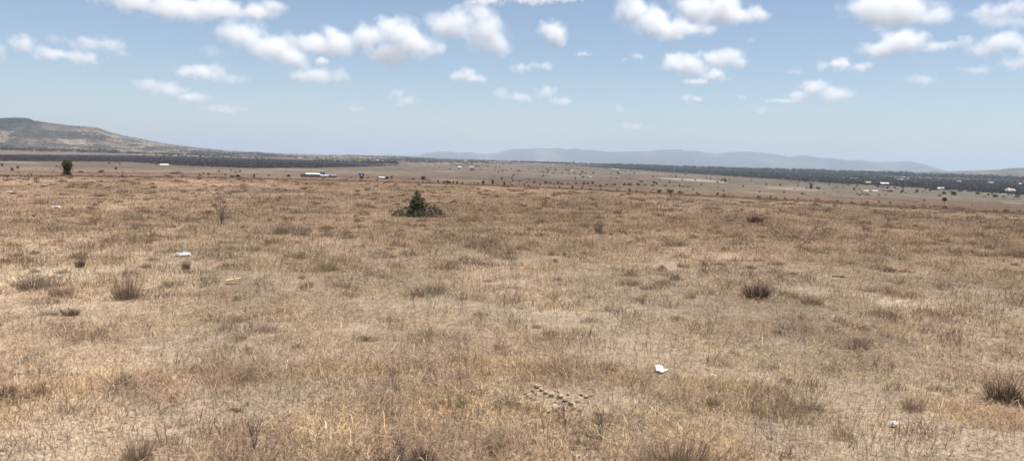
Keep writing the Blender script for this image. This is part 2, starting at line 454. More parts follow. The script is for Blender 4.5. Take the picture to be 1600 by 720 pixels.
def build_grass():
    g = Geo()
    # matted low grass: short bent blades in small cushions
    for n, r0, r1, pw in ((110000, 2.6, 6.5, .2), (900000, 6.0, 150, 1.62)):
        k = 7; nt_ = n//k
        tx, ty, tr = sample_polar(nt_, r0, r1, pw)
        keep = (fbm(tx*1.1, ty*1.1, 17, 4) > (.38+.12*rng.random(nt_))*(1-.42*sstep(8, 22, tr))) & ~bare(tx, ty)
        tx, ty, tr = tx[keep], ty[keep], tr[keep]; nt_ = len(tx)
        sp = (.022+.010*np.sqrt(tr))[:, None]
        x = (tx[:, None]+rng.normal(size=(nt_, k))*sp).ravel(); y = (ty[:, None]+rng.normal(size=(nt_, k))*sp).ravel()
        r = np.repeat(tr, k); m = len(x)
        tall = np.repeat((.36+.9*fbm(tx*1.8, ty*1.8, 19, 3)+.75*clump(tx, ty))*(1-.6*sstep(22, 50, tr)), k)
        H = np.clip(rng.gamma(3.2, .0145, m)*tall*(1+.002*r), .010, .17)
        W = .0030*np.maximum(1, (r/6))**.9*rng.uniform(.6, 1.5, m)
        lean = rng.normal(size=(m, 2))*1.3
        c = grass_colour(x, y, m)*np.repeat(rng.uniform(.52, 1.3, (nt_, 1)), k, axis=0)
        g.blades(np.stack([x, y, height(x, y)-.003], 1), H, W, lean, c)
    # fallen straw lying flat
    n = 150000
    x, y, r = sample_polar(n, 2.6, 30, 1.35)
    a = rng.uniform(0, 2*math.pi, n); L = rng.gamma(3, .014, n)*(1+.02*r)
    dx, dy = np.cos(a)*L*.5, np.sin(a)*L*.5; w = .0016*np.maximum(1, r/6)**.9*rng.uniform(.6, 1.5, n)
    px_, py_ = -np.sin(a)*w, np.cos(a)*w
    z0 = height(x, y)+rng.uniform(.004, .02, n); tz = rng.normal(size=n)*.008
    V = np.stack([np.stack([x-dx-px_, y-dy-py_, z0-tz], 1), np.stack([x+dx-px_, y+dy-py_, z0+tz], 1), np.stack([x+dx+px_, y+dy+py_, z0+tz], 1), np.stack([x-dx+px_, y-dy+py_, z0-tz], 1)], 1)
    c = np.where(rng.random((n, 1)) < .6, PALE*.9, np.where(rng.random((n, 1)) < .6, STRAW*.8, PINK*.6))*rng.uniform(.7, 1.2, (n, 1))
    g.add(V.reshape(-1, 3), Q=(np.arange(n)*4)[:, None]+np.array([[0, 1, 2, 3]]), K=np.repeat(c, 4, axis=0))
    # cushions and tufts that stand out a little, of every shade
    nt_ = 15000
    tx, ty, tr = sample_polar(nt_, 3.0, 88, 1.35)
    dens = fbm(tx*.25, ty*.25, 29, 3)
    keep = (rng.random(nt_) < sstep(.2, .8, dens)+.1) & ~bare(tx, ty)
    tx, ty, tr = tx[keep], ty[keep], tr[keep]; nt_ = len(tx)
    pal = np.array([PINK*.8, PINK*.62, GREYG*.75, PINK*.5, PINK*.7, OLIVE*1.0, STRAW*.75, YELL*.8, GREYG*.55])
    tc = pal[rng.integers(0, len(pal), nt_)]
    size = rng.gamma(2.2, .5, nt_)
    k = 30
    sp = (.07*size+.02+.0022*tr)[:, None]
    ox = rng.normal(size=(nt_, k))*sp*1.5; oy = rng.normal(size=(nt_, k))*sp
    x = (tx[:, None]+ox).ravel(); y = (ty[:, None]+oy).ravel(); m = len(x); r = np.repeat(tr, k)
    H = np.clip(rng.gamma(4, .019, m)*np.repeat((.45+.6*size)*(1-.5*sstep(20, 48, tr)), k), .02, .28)
    W = .0022*np.maximum(1, (r/6))**.85*rng.uniform(.6, 1.3, m)
    lean = np.stack([(ox/sp).ravel(), (oy/sp).ravel()], 1)*.28+rng.normal(size=(m, 2))*.35
    col = np.repeat(tc, k, axis=0)*rng.uniform(.6, 1.4, (m, 1))
    g.blades(np.stack([x, y, height(x, y)-.005], 1), H, W, lean, col)
    # low half-woody forbs: soft brown mounds a foot or so wide
    nt_ = 1500
    tx, ty, tr = sample_polar(nt_, 3.2, 75, 1.15)
    keep = ~bare(tx, ty); tx, ty, tr = tx[keep], ty[keep], tr[keep]; nt_ = len(tx); k = 90
    sz = rng.gamma(3, .045, nt_)+.03
    a = rng.uniform(0, 2*math.pi, (nt_, k)); e = rng.random((nt_, k))**.6*sz[:, None]
    asp = rng.uniform(.5, 1.6, (nt_, 1))
    x = (tx[:, None]+np.cos(a)*e*asp).ravel(); y = (ty[:, None]+np.sin(a)*e/asp).ravel(); m = len(x); r = np.repeat(tr, k)
    H = (.03+.8*np.repeat(sz, k)*(1.15-(e/sz[:, None]).ravel())).clip(.02, .24)*rng.uniform(.5, 1.1, m)
    pal = np.array([PINK*.66, PINK*.8, GREYG*.7, PINK*.55, PINK*.72, YELL*.66])
    col = np.repeat(pal[rng.integers(0, len(pal), nt_)], k, axis=0)*rng.uniform(.6, 1.45, (m, 1))
    g.blades(np.stack([x, y, height(x, y)-.004], 1), H, .0028*np.maximum(1, r/6)**.85*rng.uniform(.6, 1.4, m), rng.normal(size=(m, 2))*.75, col)
    # single tall stalks, some bent over
    n = 4200
    x, y, r = sample_polar(n, 3.0, 40, 1.4)
    H = rng.uniform(.10, .30, n); c = np.where(rng.random((n, 1)) < .5, PALE*.9, PINK*.7)*rng.uniform(.6, 1.2, (n, 1))
    g.blades(np.stack([x, y, height(x, y)-.005], 1), H, .0022*np.maximum(1, r/6)**.8, rng.normal(size=(n, 2))*.35, c)
    o = obj('dry_grass', g.mesh('dry_grass'), M_grass)
    tag(o, 'short dry tan and brown grass covering the near ground', 'grass', kind='stuff')
build_grass()

# ------------------------------------------------------------------ shrubs and tussocks (unit size: 1 m wide, 1 m high, scaled)
def twigs(g, n, spread, hgt, r0, col, levels=2, up=.6, rad=.25, cvar=.25, leafn=0, leafcol=None, leafs=.02):
    P0 = []; P1 = []; A = []; B = []; K = []; tips = []
    def grow(p, d, L, r, lev):
        segs = 3
        for s in range(segs):
            d = d+rng.normal(size=3)*.16; d[2] += .03; d /= np.linalg.norm(d)
            q = p+d*L/segs
            c = np.array(col)*rng.uniform(1-cvar, 1+cvar)
            P0.append(p); P1.append(q); A.append(r*(1-.25*s)); B.append(r*(1-.25*(s+1))); K.append(c)
            if lev > 0 and s > 0:
                for _ in range(2):
                    dd = d+rng.normal(size=3)*.55; dd[2] = abs(dd[2])*.8+.1; dd /= np.linalg.norm(dd)
                    grow(q, dd, L*rng.uniform(.4, .6), r*.55, lev-1)
            p = q
        tips.append(p)
    for _ in range(n):
        a = rng.uniform(0, 2*math.pi); e = rng.uniform(0, 1)
        d = np.array([math.cos(a)*spread*e, math.sin(a)*spread*e, up+rng.uniform(0, .5)]); d /= np.linalg.norm(d)
        p = np.array([math.cos(a)*rad*e, math.sin(a)*rad*e, -.02])
        grow(p, d, hgt*rng.uniform(.6, 1.05), r0*rng.uniform(.7, 1.2), levels)
    g.tubes(P0, P1, A, B, np.array(K))
    return np.array(tips), np.array(P1)

def tussock_geo(n, col, spread=.45, cvar=.3, curve=.5, w=.012, rad=.28):
    g = Geo()
    a = rng.uniform(0, 2*math.pi, n); e = np.sqrt(rng.random(n))
    P = np.stack([np.cos(a)*rad*e, np.sin(a)*rad*e, np.full(n, -.03)], 1)
    lean = np.stack([np.cos(a), np.sin(a)], 1)*(e*spread)[:, None]*rng.uniform(.5, 1.3, (n, 1))+rng.normal(size=(n, 2))*.14
    cols = np.asarray(col); cols = cols if cols.ndim == 2 else cols[None]
    K = cols[rng.integers(0, len(cols), n)]*rng.uniform(1-cvar, 1+cvar, (n, 1))
    g.blades(P, rng.beta(1.6, 1.8, n)*.85+.2, np.full(n, w)*rng.uniform(.6, 1.3, n), lean, K)
    return g

def proto_twig(name, col, n=16, w=.011, up=.5, spread=1.1, hgt=.55, levels=2):
    g = Geo(); tips, _ = twigs(g, n, spread, hgt, w, col, levels, up)
    return g.mesh(name)

PR = {}
for v in range(3):
    PR['twig%d' % v] = (proto_twig('dead_shrub', (.13, .095, .08), 15), M_twig, 'dead_shrub')
    PR['dark%d' % v] = (tussock_geo(330, [tuple(DARKB*.9), (.17, .11, .075), tuple(PINK*.75), (.13, .09, .065)], .8, w=.012).mesh('dark_tussock'), M_twig, 'grass_tussock')
    PR['brown%d' % v] = (tussock_geo(280, [PINK*.95, PINK*.75, STRAW*.8, GREYG*.8], .9, w=.010).mesh('brown_tussock'), M_grass, 'grass_tussock')
    PR['grey%d' % v] = (tussock_geo(300, [(.215, .175, .125), (.165, .14, .098), (.27, .22, .155)], 1.3, w=.008).mesh('grey_tussock'), M_grass, 'grass_tussock')
    PR['olive%d' % v] = (tussock_geo(170, [OLIVE*1.2, OLIVE*1.4, YELL*.85], .9, w=.010).mesh('olive_tussock'), M_grass, 'grass_tussock')
    PR['green%d' % v] = (tussock_geo(120, [np.array([.20, .22, .10]), np.array([.30, .31, .17])], .5, w=.014).mesh('green_tuft'), M_grass, 'grass_tuft')
    PR['straw%d' % v] = (tussock_geo(140, [YELL*.95, STRAW, PINK*.9], .5, w=.010).mesh('straw_tussock'), M_grass, 'grass_tussock')
g = Geo(); twigs(g, 9, .35, .95, .016, (.115, .08, .07), 1, .9, .12)
PR['spike0'] = (g.mesh('dry_stems'), M_twig, 'dry_stems')
g = Geo(); twigs(g, 14, 1.6, .8, .011, (.15, .11, .085), 2, .15, .35)
PR['low0'] = (g.mesh('fallen_branches'), M_twig, 'fallen_branches')

NEAR = [  # px, py of base, width px, height px, kind, label
 (1180, 348, 32, 15, 'dark', 'low dark cushion shrub right of centre, beyond the dead branches'),
 (1055, 383, 46, 14, 'brown', 'wide brown tussock upslope and left of the dark purple clump'),
 (1180, 465, 50, 26, 'dark', 'dark purple-brown dead clump left half, beside the two black sticks'),
 (1208, 463, 46, 26, 'twig', 'dark purple-brown dead clump right half, touching its darker neighbour'),
 (1238, 466, 24, 18, 'olive', 'small greenish tuft at the right end of the dark purple clump'),
 (1268, 476, 40, 20, 'brown', 'faded purple-grey tussock just below the sticks'),
 (1255, 374, 66, 16, 'low', 'sprawl of bare grey-brown branches lying in the grass on the right'),
 (1350, 362, 20, 14, 'twig', 'small bare twiggy shrub right of the sprawling branches'),
 (1387, 353, 10, 14, 'spike', 'thin leaning dry stem far right of the sprawling branches'),
 (1105, 426, 40, 30, 'twig', 'upright bare twiggy shrub left of the dark purple clump'),
 (1136, 452, 26, 18, 'twig', 'small brown twiggy shrub between the upright shrub and the purple clump'),
 (1566, 628, 58, 38, 'dark', 'darkest bristling brown tussock near the right edge'),
 (1592, 634, 34, 20, 'dark', 'dark spreading stems on the right flank of the darkest tussock'),
 (345, 352, 18, 34, 'spike', 'tall thin spiky brown stems standing alone on the left'),
 (440, 366, 40, 20, 'brown', 'brown half of the broad clump right of the spiky stems'),
 (470, 368, 36, 20, 'grey', 'blue-grey half of the broad clump right of the spiky stems'),
 (52, 452, 60, 30, 'grey', 'large dark grey-green tussock near the left edge'),
 (95, 463, 34, 20, 'brown', 'purple-brown tussock touching the large grey-green one at left'),
 (78, 492, 30, 10, 'grey', 'low grey tussock below the left-edge clumps'),
 (110, 493, 30, 14, 'dark', 'low blackish tussock below the left-edge clumps'),
 (198, 468, 44, 48, 'brown', 'tall feathery brown grass clump left of the pale plank'),
 (125, 418, 18, 18, 'dark', 'small dark tuft uphill of the left-edge clumps'),
 (290, 421, 16, 16, 'dark', 'small dark tuft just below the white survey marker'),
 (272, 446, 34, 12, 'olive', 'flat olive tuft left of the pale plank'),
 (510, 424, 34, 24, 'olive', 'yellow-green tussock in the middle left of the field'),
 (376, 531, 26, 14, 'olive', 'small dark olive tuft below the pale plank'),
 (723, 637, 26, 26, 'green', 'fresh pale green tuft at the bottom centre'),
 (190, 604, 26, 26, 'green', 'grey-green tuft at the lower left'),
 (985, 445, 40, 14, 'brown', 'low brown tussock left of the upright twiggy shrub'),
 (1080, 466, 26, 18, 'straw', 'rusty straw tuft below the upright twiggy shrub'),
 (935, 364, 16, 26, 'grey', 'narrow upright grey tuft right of the green bush'),
 (965, 334, 18, 10, 'brown', 'small reddish brown tuft on the far field centre'),
 (850, 320, 16, 18, 'twig', 'small twiggy shrub standing on the far edge of the field'),
 (1340, 547, 40, 26, 'brown', 'brown tussock in the right middle of the field'),
 (1262, 642, 54, 22, 'grey', 'dark grey low clump above the small white stone'),
 (1112, 634, 34, 20, 'brown', 'purple-brown clump right of the clods'),
 (8, 624, 34, 24, 'dark', 'dark tuft cut by the left edge of the picture'),
 (632, 728, 90, 66, 'twig', 'dusky bare twigs at the bottom edge, left of centre'),
 (660, 730, 60, 40, 'dark', 'dark tussock under the dusky twigs at the bottom edge'),
 (1060, 742, 110, 74, 'brown', 'big brown clump at the bottom edge, right of centre'),
 (1120, 735, 60, 44, 'straw', 'rusty straw clump on the right of the big brown bottom clump'),
 (1005, 740, 60, 60, 'straw', 'golden straw clump on the left of the big brown bottom clump'),
 (940, 690, 60, 64, 'twig', 'bare twiggy shrub below the clods of clay'),
 (885, 668, 44, 50, 'twig', 'sparse bare twigs rising in front of the clods of clay'),
 (770, 706, 44, 26, 'brown', 'small purple-grey clump at the bottom between twigs and clods'),
 (215, 722, 44, 40, 'brown', 'brown tussock at the bottom left'),
 (398, 706, 30, 54, 'spike', 'dark leaning dry stems at the bottom left'),
 (1315, 684, 40, 26, 'straw', 'rust-coloured straw tuft left of the small white stone'),
 (1206, 688, 22, 28, 'twig', 'small leaning bare twigs at the bottom right'),
 (1238, 728, 44, 34, 'twig', 'sparse twigs at the bottom edge, right of the rusty clump'),
 (1425, 640, 40, 22, 'brown', 'faint brown tussock right of the small white stone'),
 (1500, 400, 40, 14, 'twig', 'low twiggy streak on the right of the field'),
 (1385, 400, 26, 10, 'twig', 'low grey twigs below the thin leaning stem'),
 (1590, 402, 30, 16, 'brown', 'brown tussock by the right edge, upper field'),
 (680, 458, 44, 18, 'grey', 'pale grey tussock in the centre of the field'),
 (240, 294, 12, 5, 'dark', 'tiny dark tuft on the far left of the field'),
 (475, 296, 14, 5, 'dark', 'tiny dark tuft below the white compound'),
 (1300, 316, 16, 5, 'brown', 'tiny brown tuft where the field meets the valley, right'),
 (1482, 332, 26, 5, 'grey', 'flat grey-green mat below the small lone tree'),
]
for i, (px, py, w, h, kind, lab) in enumerate(NEAR):
    v = i % 3
    key = kind+str(v) if kind+str(v) in PR else kind+'0'
    me, mt, nm = PR[key]
    P, r = hit(px, min(py, 719+30))
    s = r/F
    wid = {'twig': 1.0, 'low': 1.5, 'spike': .55, 'dark': .95, 'brown': .9, 'grey': 1.0, 'olive': .95, 'green': .9, 'straw': .8}[kind]
    hh = {'twig': .85, 'low': .5, 'spike': 1., 'dark': .85, 'brown': .85, 'grey': .8, 'olive': .8, 'green': .85, 'straw': .9}[kind]
    sx = w*s/wid; sz = h*s/hh*1.1
    o = obj(nm, me, mt, None, P, rng.uniform(0, 6.28), (sx, sx*rng.uniform(.8, 1.1), sz))
    cat = {'dead_shrub': 'shrub', 'grass_tussock': 'grass tussock', 'grass_tuft': 'grass tuft', 'dry_stems': 'dry stems', 'fallen_branches': 'branches'}[nm]
    tag(o, lab, cat, 'clumps standing out of the dry grass')

# the green bush of the middle ground
def green_bush():
    P, r = hit(652, 339)
    s = r/F
    root = obj('leafy_bush', None, None, None, P)
    tag(root, 'dark green leafy bush with a pointed crown and grey twiggy skirts in mid field', 'bush')
    g = Geo(); pts = []
    lobes = [((-1*s, 0), 18*s, 40*s, 150, 'g'), ((-1*s, 0), 12*s, 36*s, 90, 'g'), ((-8*s, 0), 11*s, 24*s, 44, 'g'), ((9*s, -2*s), 12*s, 29*s, 64, 'g'), ((18*s, -1*s), 13*s, 22*s, 34, 'm'), ((27*s, -3*s), 16*s, 19*s, 60, 'd'),
             ((37*s, 0), 8*s, 11*s, 14, 'd'), ((-18*s, -2*s), 11*s, 14*s, 22, 'm'), ((-28*s, -4*s), 15*s, 11*s, 40, 'd'), ((4*s, -8*s), 30*s, 8*s, 40, 'd')]
    gd = Geo()
    for (cx, cy), R, H, nc, t in lobes:
        for _ in range(nc):
            z = rng.beta(1.1, 1.35)*H; pr = R*max(1-z/H, 0)**.62
            a = rng.uniform(0, 6.28); e = rng.random()**.45*rng.uniform(.75, 1.15)
            c = np.array([cx+math.cos(a)*pr*e, cy+math.sin(a)*pr*e, z+.01])
            m = int(rng.integers(18, 44)); q = rng.normal(size=(m, 3)); q /= np.linalg.norm(q, axis=1, keepdims=True)
            P_ = c+q*(rng.random((m, 1))**.5)*rng.uniform(1.6, 3.4)*s
            P_[:, 2] = np.maximum(P_[:, 2], .004)
            lum = rng.uniform(.65, 1.35)
            if t == 'g' or (t == 'm' and rng.random() < .5):
                col = np.where(rng.random((m, 1)) < .12, np.array([[.26, .25, .17]]), np.where(rng.random((m, 1)) < .5, np.array([[.078, .086, .048]]), np.array([[.125, .125, .072]])))
                g.leaves(P_, np.full(m, .017), col*lum*rng.uniform(.7, 1.3, (m, 1)), 1.7)
            else:
                col = np.where(rng.random((m, 1)) < .45, np.array([[.24, .205, .145]]), np.array([[.12, .108, .07]]))
                gd.leaves(P_, np.full(m, .014), col*lum*rng.uniform(.7, 1.3, (m, 1)), 2.3)
    obj('crown', g.mesh('crown'), M_leaf, root)
    gs = Geo()
    for cx, L in ((26*s, .32), (-24*s, .26), (0, .35), (36*s, .22), (10*s, .3), (-12*s, .25)):
        g1 = Geo(); twigs(g1, 8, 1.3, L, .004, (.17, .15, .125), 2, .45, .08)
        V = np.concatenate(g1.V)+np.array([cx, rng.uniform(-.08, .05), 0]); gs.add(V, Q=np.concatenate(g1.Q), K=np.concatenate(g1.K))
    k_ = obj('dead_twigs', gs.mesh('dead_twigs'), M_twig, root)
    k2 = obj('grey_leaves', gd.mesh('grey_leaves'), M_leaf, root)
    gt = Geo(); twigs(gt, 6, .5, .55, .009, (.10, .08, .06), 1, .9, .05)
    obj('stem', gt.mesh('stem'), M_twig, root)
green_bush()

# the lone bush at the far left
def left_bush():
    P, r = at_r(105, 270, 150)
    root = obj('lone_bush', None, None, None, P)
    tag(root, 'tall rounded olive bush on a dark stem clump, at the far left edge', 'bush')
    g = Geo()
    n = 2600
    th = rng.uniform(0, 2*math.pi, n); ph = np.arccos(rng.uniform(-1, 1, n)); e = rng.random(n)**.4
    lum = .75+.45*fbm(th*1.5, ph*2, 4, 3)
    x = .86*np.sin(ph)*np.cos(th)*e*lum; y = .8*np.sin(ph)*np.sin(th)*e*lum; z = 1.75+.98*np.cos(ph)*e*lum
    col = np.where(rng.random((n, 1)) < .5, np.array([[.13, .125, .05]]), np.array([[.08, .085, .04]]))*rng.uniform(.7, 1.3, (n, 1))
    g.leaves(np.stack([x, y, z], 1), np.full(n, .10), col, 1.5)
    obj('crown', g.mesh('crown'), M_leaf, root)
    g = Geo(); twigs(g, 22, .5, 1.5, .05, (.07, .055, .045), 1, .9, .45)
    n = 700
    a = rng.uniform(0, 6.28, n); zz = rng.random(n)**1.4*1.25; R = .62-.2*zz+.55*np.exp(-zz*6)
    e = rng.random(n)**.5
    g.leaves(np.stack([np.cos(a)*R*e*1.1-.12, np.sin(a)*R*e, zz], 1), np.full(n, .09), np.array([.06, .05, .038])*rng.uniform(.7, 1.4, (n, 1)), 2)
    obj('stem_clump', g.mesh('stem_clump'), M_twig, root)
left_bush()

# ------------------------------------------------------------------ small things lying in the field
def rough_blob(name, rx, ry, rz, seed, sub=3, rough=.25, flat=True):
    bm = bmesh.new(); bmesh.ops.create_icosphere(bm, subdivisions=sub, radius=1)
    for v in bm.verts:
        c = v.co.normalized()
        f = 1+rough*(mnoise.noise(c*1.6+Vector((seed*3.1, 0, 0))))*1.4+rough*.5*mnoise.noise(c*4+Vector((0, seed*2.3, 0)))
        v.co = Vector((c.x*rx*f, c.y*ry*f, max(c.z, -.25 if flat else -1)*rz*f))
    me = bpy.data.meshes.new(name); bm.to_mesh(me); bm.free()
    return me

def survey_marker(px, py, wpx, post_h, post_r, label, seed):
    P, r = hit(px, py); s = r/F
    root = obj('survey_marker', None, None, None, P)
    tag(root, label, 'survey marker', 'white survey markers with a short post')
    w = wpx*s*.42
    o = obj('mortar_base', rough_blob('mortar_base', w, w*.6, .032, seed, 3, .3), M_mortar, root, (0, 0, .025))
    bm = bmesh.new()
    bmesh.ops.create_cone(bm, cap_ends=True, segments=14, radius1=post_r, radius2=post_r*.92, depth=post_h+.06)
    bmesh.ops.translate(bm, verts=bm.verts, vec=(0, 0, (post_h+.06)/2-.04))
    bmesh.ops.bevel(bm, geom=[e for e in bm.edges if e.calc_length() < post_r*.6], offset=post_r*.12, segments=2, affect='EDGES')
    me = bpy.data.meshes.new('post'); bm.to_mesh(me); bm.free()
    obj('post', me, M_post, root, (w*.05, 0, .03))
survey_marker(285, 400, 32, .13, .019, 'white mortar survey marker with a grey pipe stub, nearest of the three, lower left', 1)
survey_marker(88, 325, 17, .10, .012, 'flat white survey marker at the left, middle one of the three by distance', 2)
survey_marker(15, 301, 13, .17, .012, 'white survey marker with a thin spike by the left edge, farthest of the three', 3)

def plank():
    P, r = hit(365, 444); s = r/F
    root = obj('broken_plank', None, None, None, P, .15)
    tag(root, 'short pale yellowish piece of split wood lying in the grass at lower left', 'piece of wood')
    for i, (x0, x1, y0, z0, z1) in enumerate(((-.095, .0, -.03, .03, .062), (.012, .09, -.02, .04, .078))):
        bm = bmesh.new(); bmesh.ops.create_cube(bm, size=1)
        for v in bm.verts:
            v.co = Vector(((x0+x1)/2+v.co.x*(x1-x0)*(1+.1*v.co.z), y0+.035+v.co.y*.07+v.co.x*.01, (z0+z1)/2+v.co.z*(z1-z0)+v.co.x*.012))
        bmesh.ops.bevel(bm, geom=bm.edges[:], offset=.005, segments=2, affect='EDGES')
        me = bpy.data.meshes.new('wood_piece'); bm.to_mesh(me); bm.free()
        obj('wood_piece', me, M_wood, root)
plank()

def plastic_rag():
    P, r = hit(1031, 582); s = r/F
    # a crumpled sheet of thin film: round body with a twisted tail to the right
    n, mth = 40, 22
    g = Geo(); V = []
    for side in (0, 1):
        for i in range(n):
            for j in range(mth):
                u = i/(n-1); t = j/(mth-1)*2-1
                half = 4.3*s*math.sqrt(max(0, 1-((u-.33)/.36)**2)) if u < .62 else 1.0*s*(1-(u-.62)/.38)+.2*s
                if u < .62: half = max(half, 1.0*s)
                x = (-7+u*19)*s
                cr = mnoise.noise(Vector((x*22, t*3.2, side*5)))*.012+mnoise.noise(Vector((x*60, t*8, side*3)))*.004
                zc = (.022 if side else .0)*max(0, 1-t*t)*(1 if u < .62 else .25)+.018+.006*math.sin(u*6)
                V.append((x, t*half*2.4, zc+t*half*.45+cr*(.8 if u < .6 else .3)))
    Q = []
    for side in (0, 1):
        b = side*n*mth
        for i in range(n-1):
            for j in range(mth-1):
                Q.append((b+i*mth+j, b+(i+1)*mth+j, b+(i+1)*mth+j+1, b+i*mth+j+1))
    g.add(V, Q=Q)
    o = obj('plastic_scrap', g.mesh('plastic_scrap', True), M_plastic, None, P+np.array([0, 0, .012]), 0)
    tag(o, 'bright white scrap of plastic with a twisted tail lying in the foreground grass', 'plastic scrap')
plastic_rag()

P, r = hit(1397, 667)
tag(obj('white_stone', rough_blob('white_stone', .024, .018, .018, 9, 3, .3), M_stone, None, P+np.array([0, 0, .026])), 'small white stone at the lower right', 'stone')
P, r = hit(1113, 588)
tag(obj('grey_stone', rough_blob('grey_stone', .030, .022, .012, 12, 3, .4), M_clod, None, P+np.array([0, 0, .01]), .4), 'flat grey-white stone right of the white plastic scrap', 'stone')

for (px, py, L, rz, lab) in ((1240, 432, 12, -.05, 'short black stick, left one of the two near the purple clump'), (1310, 437, 18, -.3, 'longer black stick, right one of the two near the purple clump')):
    P, r = hit(px, py); s = r/F
    g = Geo(); n = 7; xs = np.linspace(-L*s/2, L*s/2, n)
    pts = np.stack([xs, rng.normal(size=n)*.004, .045+rng.normal(size=n)*.004], 1)
    g.tubes(pts[:-1], pts[1:], np.full(n-1, .009), np.full(n-1, .0085), np.array([.035, .028, .024]), 6)
    tag(obj('stick', g.mesh('stick', True), M_twig, None, P, rz), lab, 'stick', 'black sticks in the grass')

def clods():
    prot = [rough_blob('clay_clod', 1, .8, .75, 20+i, 3, .55) for i in range(4)]
    spots = [(840, 606, 9), (846, 611, 7), (853, 616, 8), (832, 612, 6), (862, 620, 10), (828, 622, 9), (838, 625, 7), (871, 612, 6),
             (876, 622, 9), (884, 628, 8), (868, 631, 7), (893, 633, 10), (902, 628, 6), (909, 618, 6), (917, 622, 7), (924, 619, 5),
             (897, 640, 8), (906, 642, 7), (812, 632, 8), (857, 645, 9), (866, 643, 14), (820, 616, 5), (888, 617, 5), (880, 640, 6)]
    for i, (px, py, w) in enumerate(spots):
        P, r = hit(px, py); s = r/F
        me = prot[i % 4]
        o = obj('clay_clod', me, M_clod, None, P+np.array([0, 0, w*s*.42]), rng.uniform(0, 6.28), (w*s*.6, w*s*.55, w*s*.52))
        lab = 'pale lumpy clod of dry clay in the heap below the plastic scrap'
        if w == 14: lab = 'largest pale clod of dry clay, at the near end of the heap'
        tag(o, lab, 'clay clod', 'pale clay clods dug up in the foreground' if w != 14 else None)
clods()

# ------------------------------------------------------------------ far bushes and trees in the valley
def far_bush_mesh(name, n, trunk, cols, squash=1., seed=0):
    """unit: crown 1 m wide, top at 1 m"""
    gc = Geo()
    lob = [(rng.uniform(-.22, .22), rng.uniform(-.22, .22), rng.uniform(.35+trunk*.4, .68+trunk*.1), rng.uniform(.20, .32)) for _ in range(6)]
    for (cx, cy, cz, R) in lob:
        m = n//6
        d = rng.normal(size=(m, 3)); d /= np.linalg.norm(d, axis=1, keepdims=True)
        e = (rng.random((m, 1))**.4)*R
        P = np.array([cx, cy, cz])+d*e*np.array([1, 1, .85])
        if not trunk: P[:, 2] = np.abs(P[:, 2]-.02)
        cc = np.array(cols)[rng.integers(0, len(cols), m)]*rng.uniform(.7, 1.3, (m, 1))
        gc.leaves(P, np.full(m, .10), cc, 1.4)
    if not trunk:
        m = n//3; a = rng.uniform(0, 6.28, m); e = rng.random(m)**.5*.46
        P = np.stack([np.cos(a)*e, np.sin(a)*e, rng.random(m)*.35], 1)
        cc = np.array(cols)[rng.integers(0, len(cols), m)]*rng.uniform(.6, 1.2, (m, 1))
        gc.leaves(P, np.full(m, .10), cc, 1.4)
    gt = Geo()
    L = .55 if trunk else .35
    pts = [np.array([0, 0, -.05]), np.array([.02, .01, L*.5]), np.array([-.01, .03, L])]
    gt.tubes(pts[:-1], pts[1:], [.05, .04], [.04, .028], np.array([.07, .055, .045]), 6)
    for (cx, cy, cz, R) in lob:
        gt.tubes([pts[1]], [np.array([cx, cy, cz])], [.025], [.01], np.array([.07, .055, .045]), 5)
    return gc.mesh('crown'), gt.mesh('trunk')

GR = [(.065, .07, .04), (.075, .078, .045), (.045, .05, .032)]
GB = [(.135, .105, .078), (.105, .085, .064), (.15, .12, .09)]
GD = [(.058, .056, .040), (.046, .046, .036), (.072, .066, .048)]
FB = {'g': [far_bush_mesh('b', 420, 0, GR) for _ in range(3)], 'b': [far_bush_mesh('b', 260, 0, GB) for _ in range(3)],
      'd': [far_bush_mesh('b', 420, 0, GD) for _ in range(3)], 't': [far_bush_mesh('b', 420, 1, GR) for _ in range(2)]}
for k_ in FB:
    for a_, b_ in FB[k_]:
        a_.materials.append(M_leaf); b_.materials.append(M_twig)

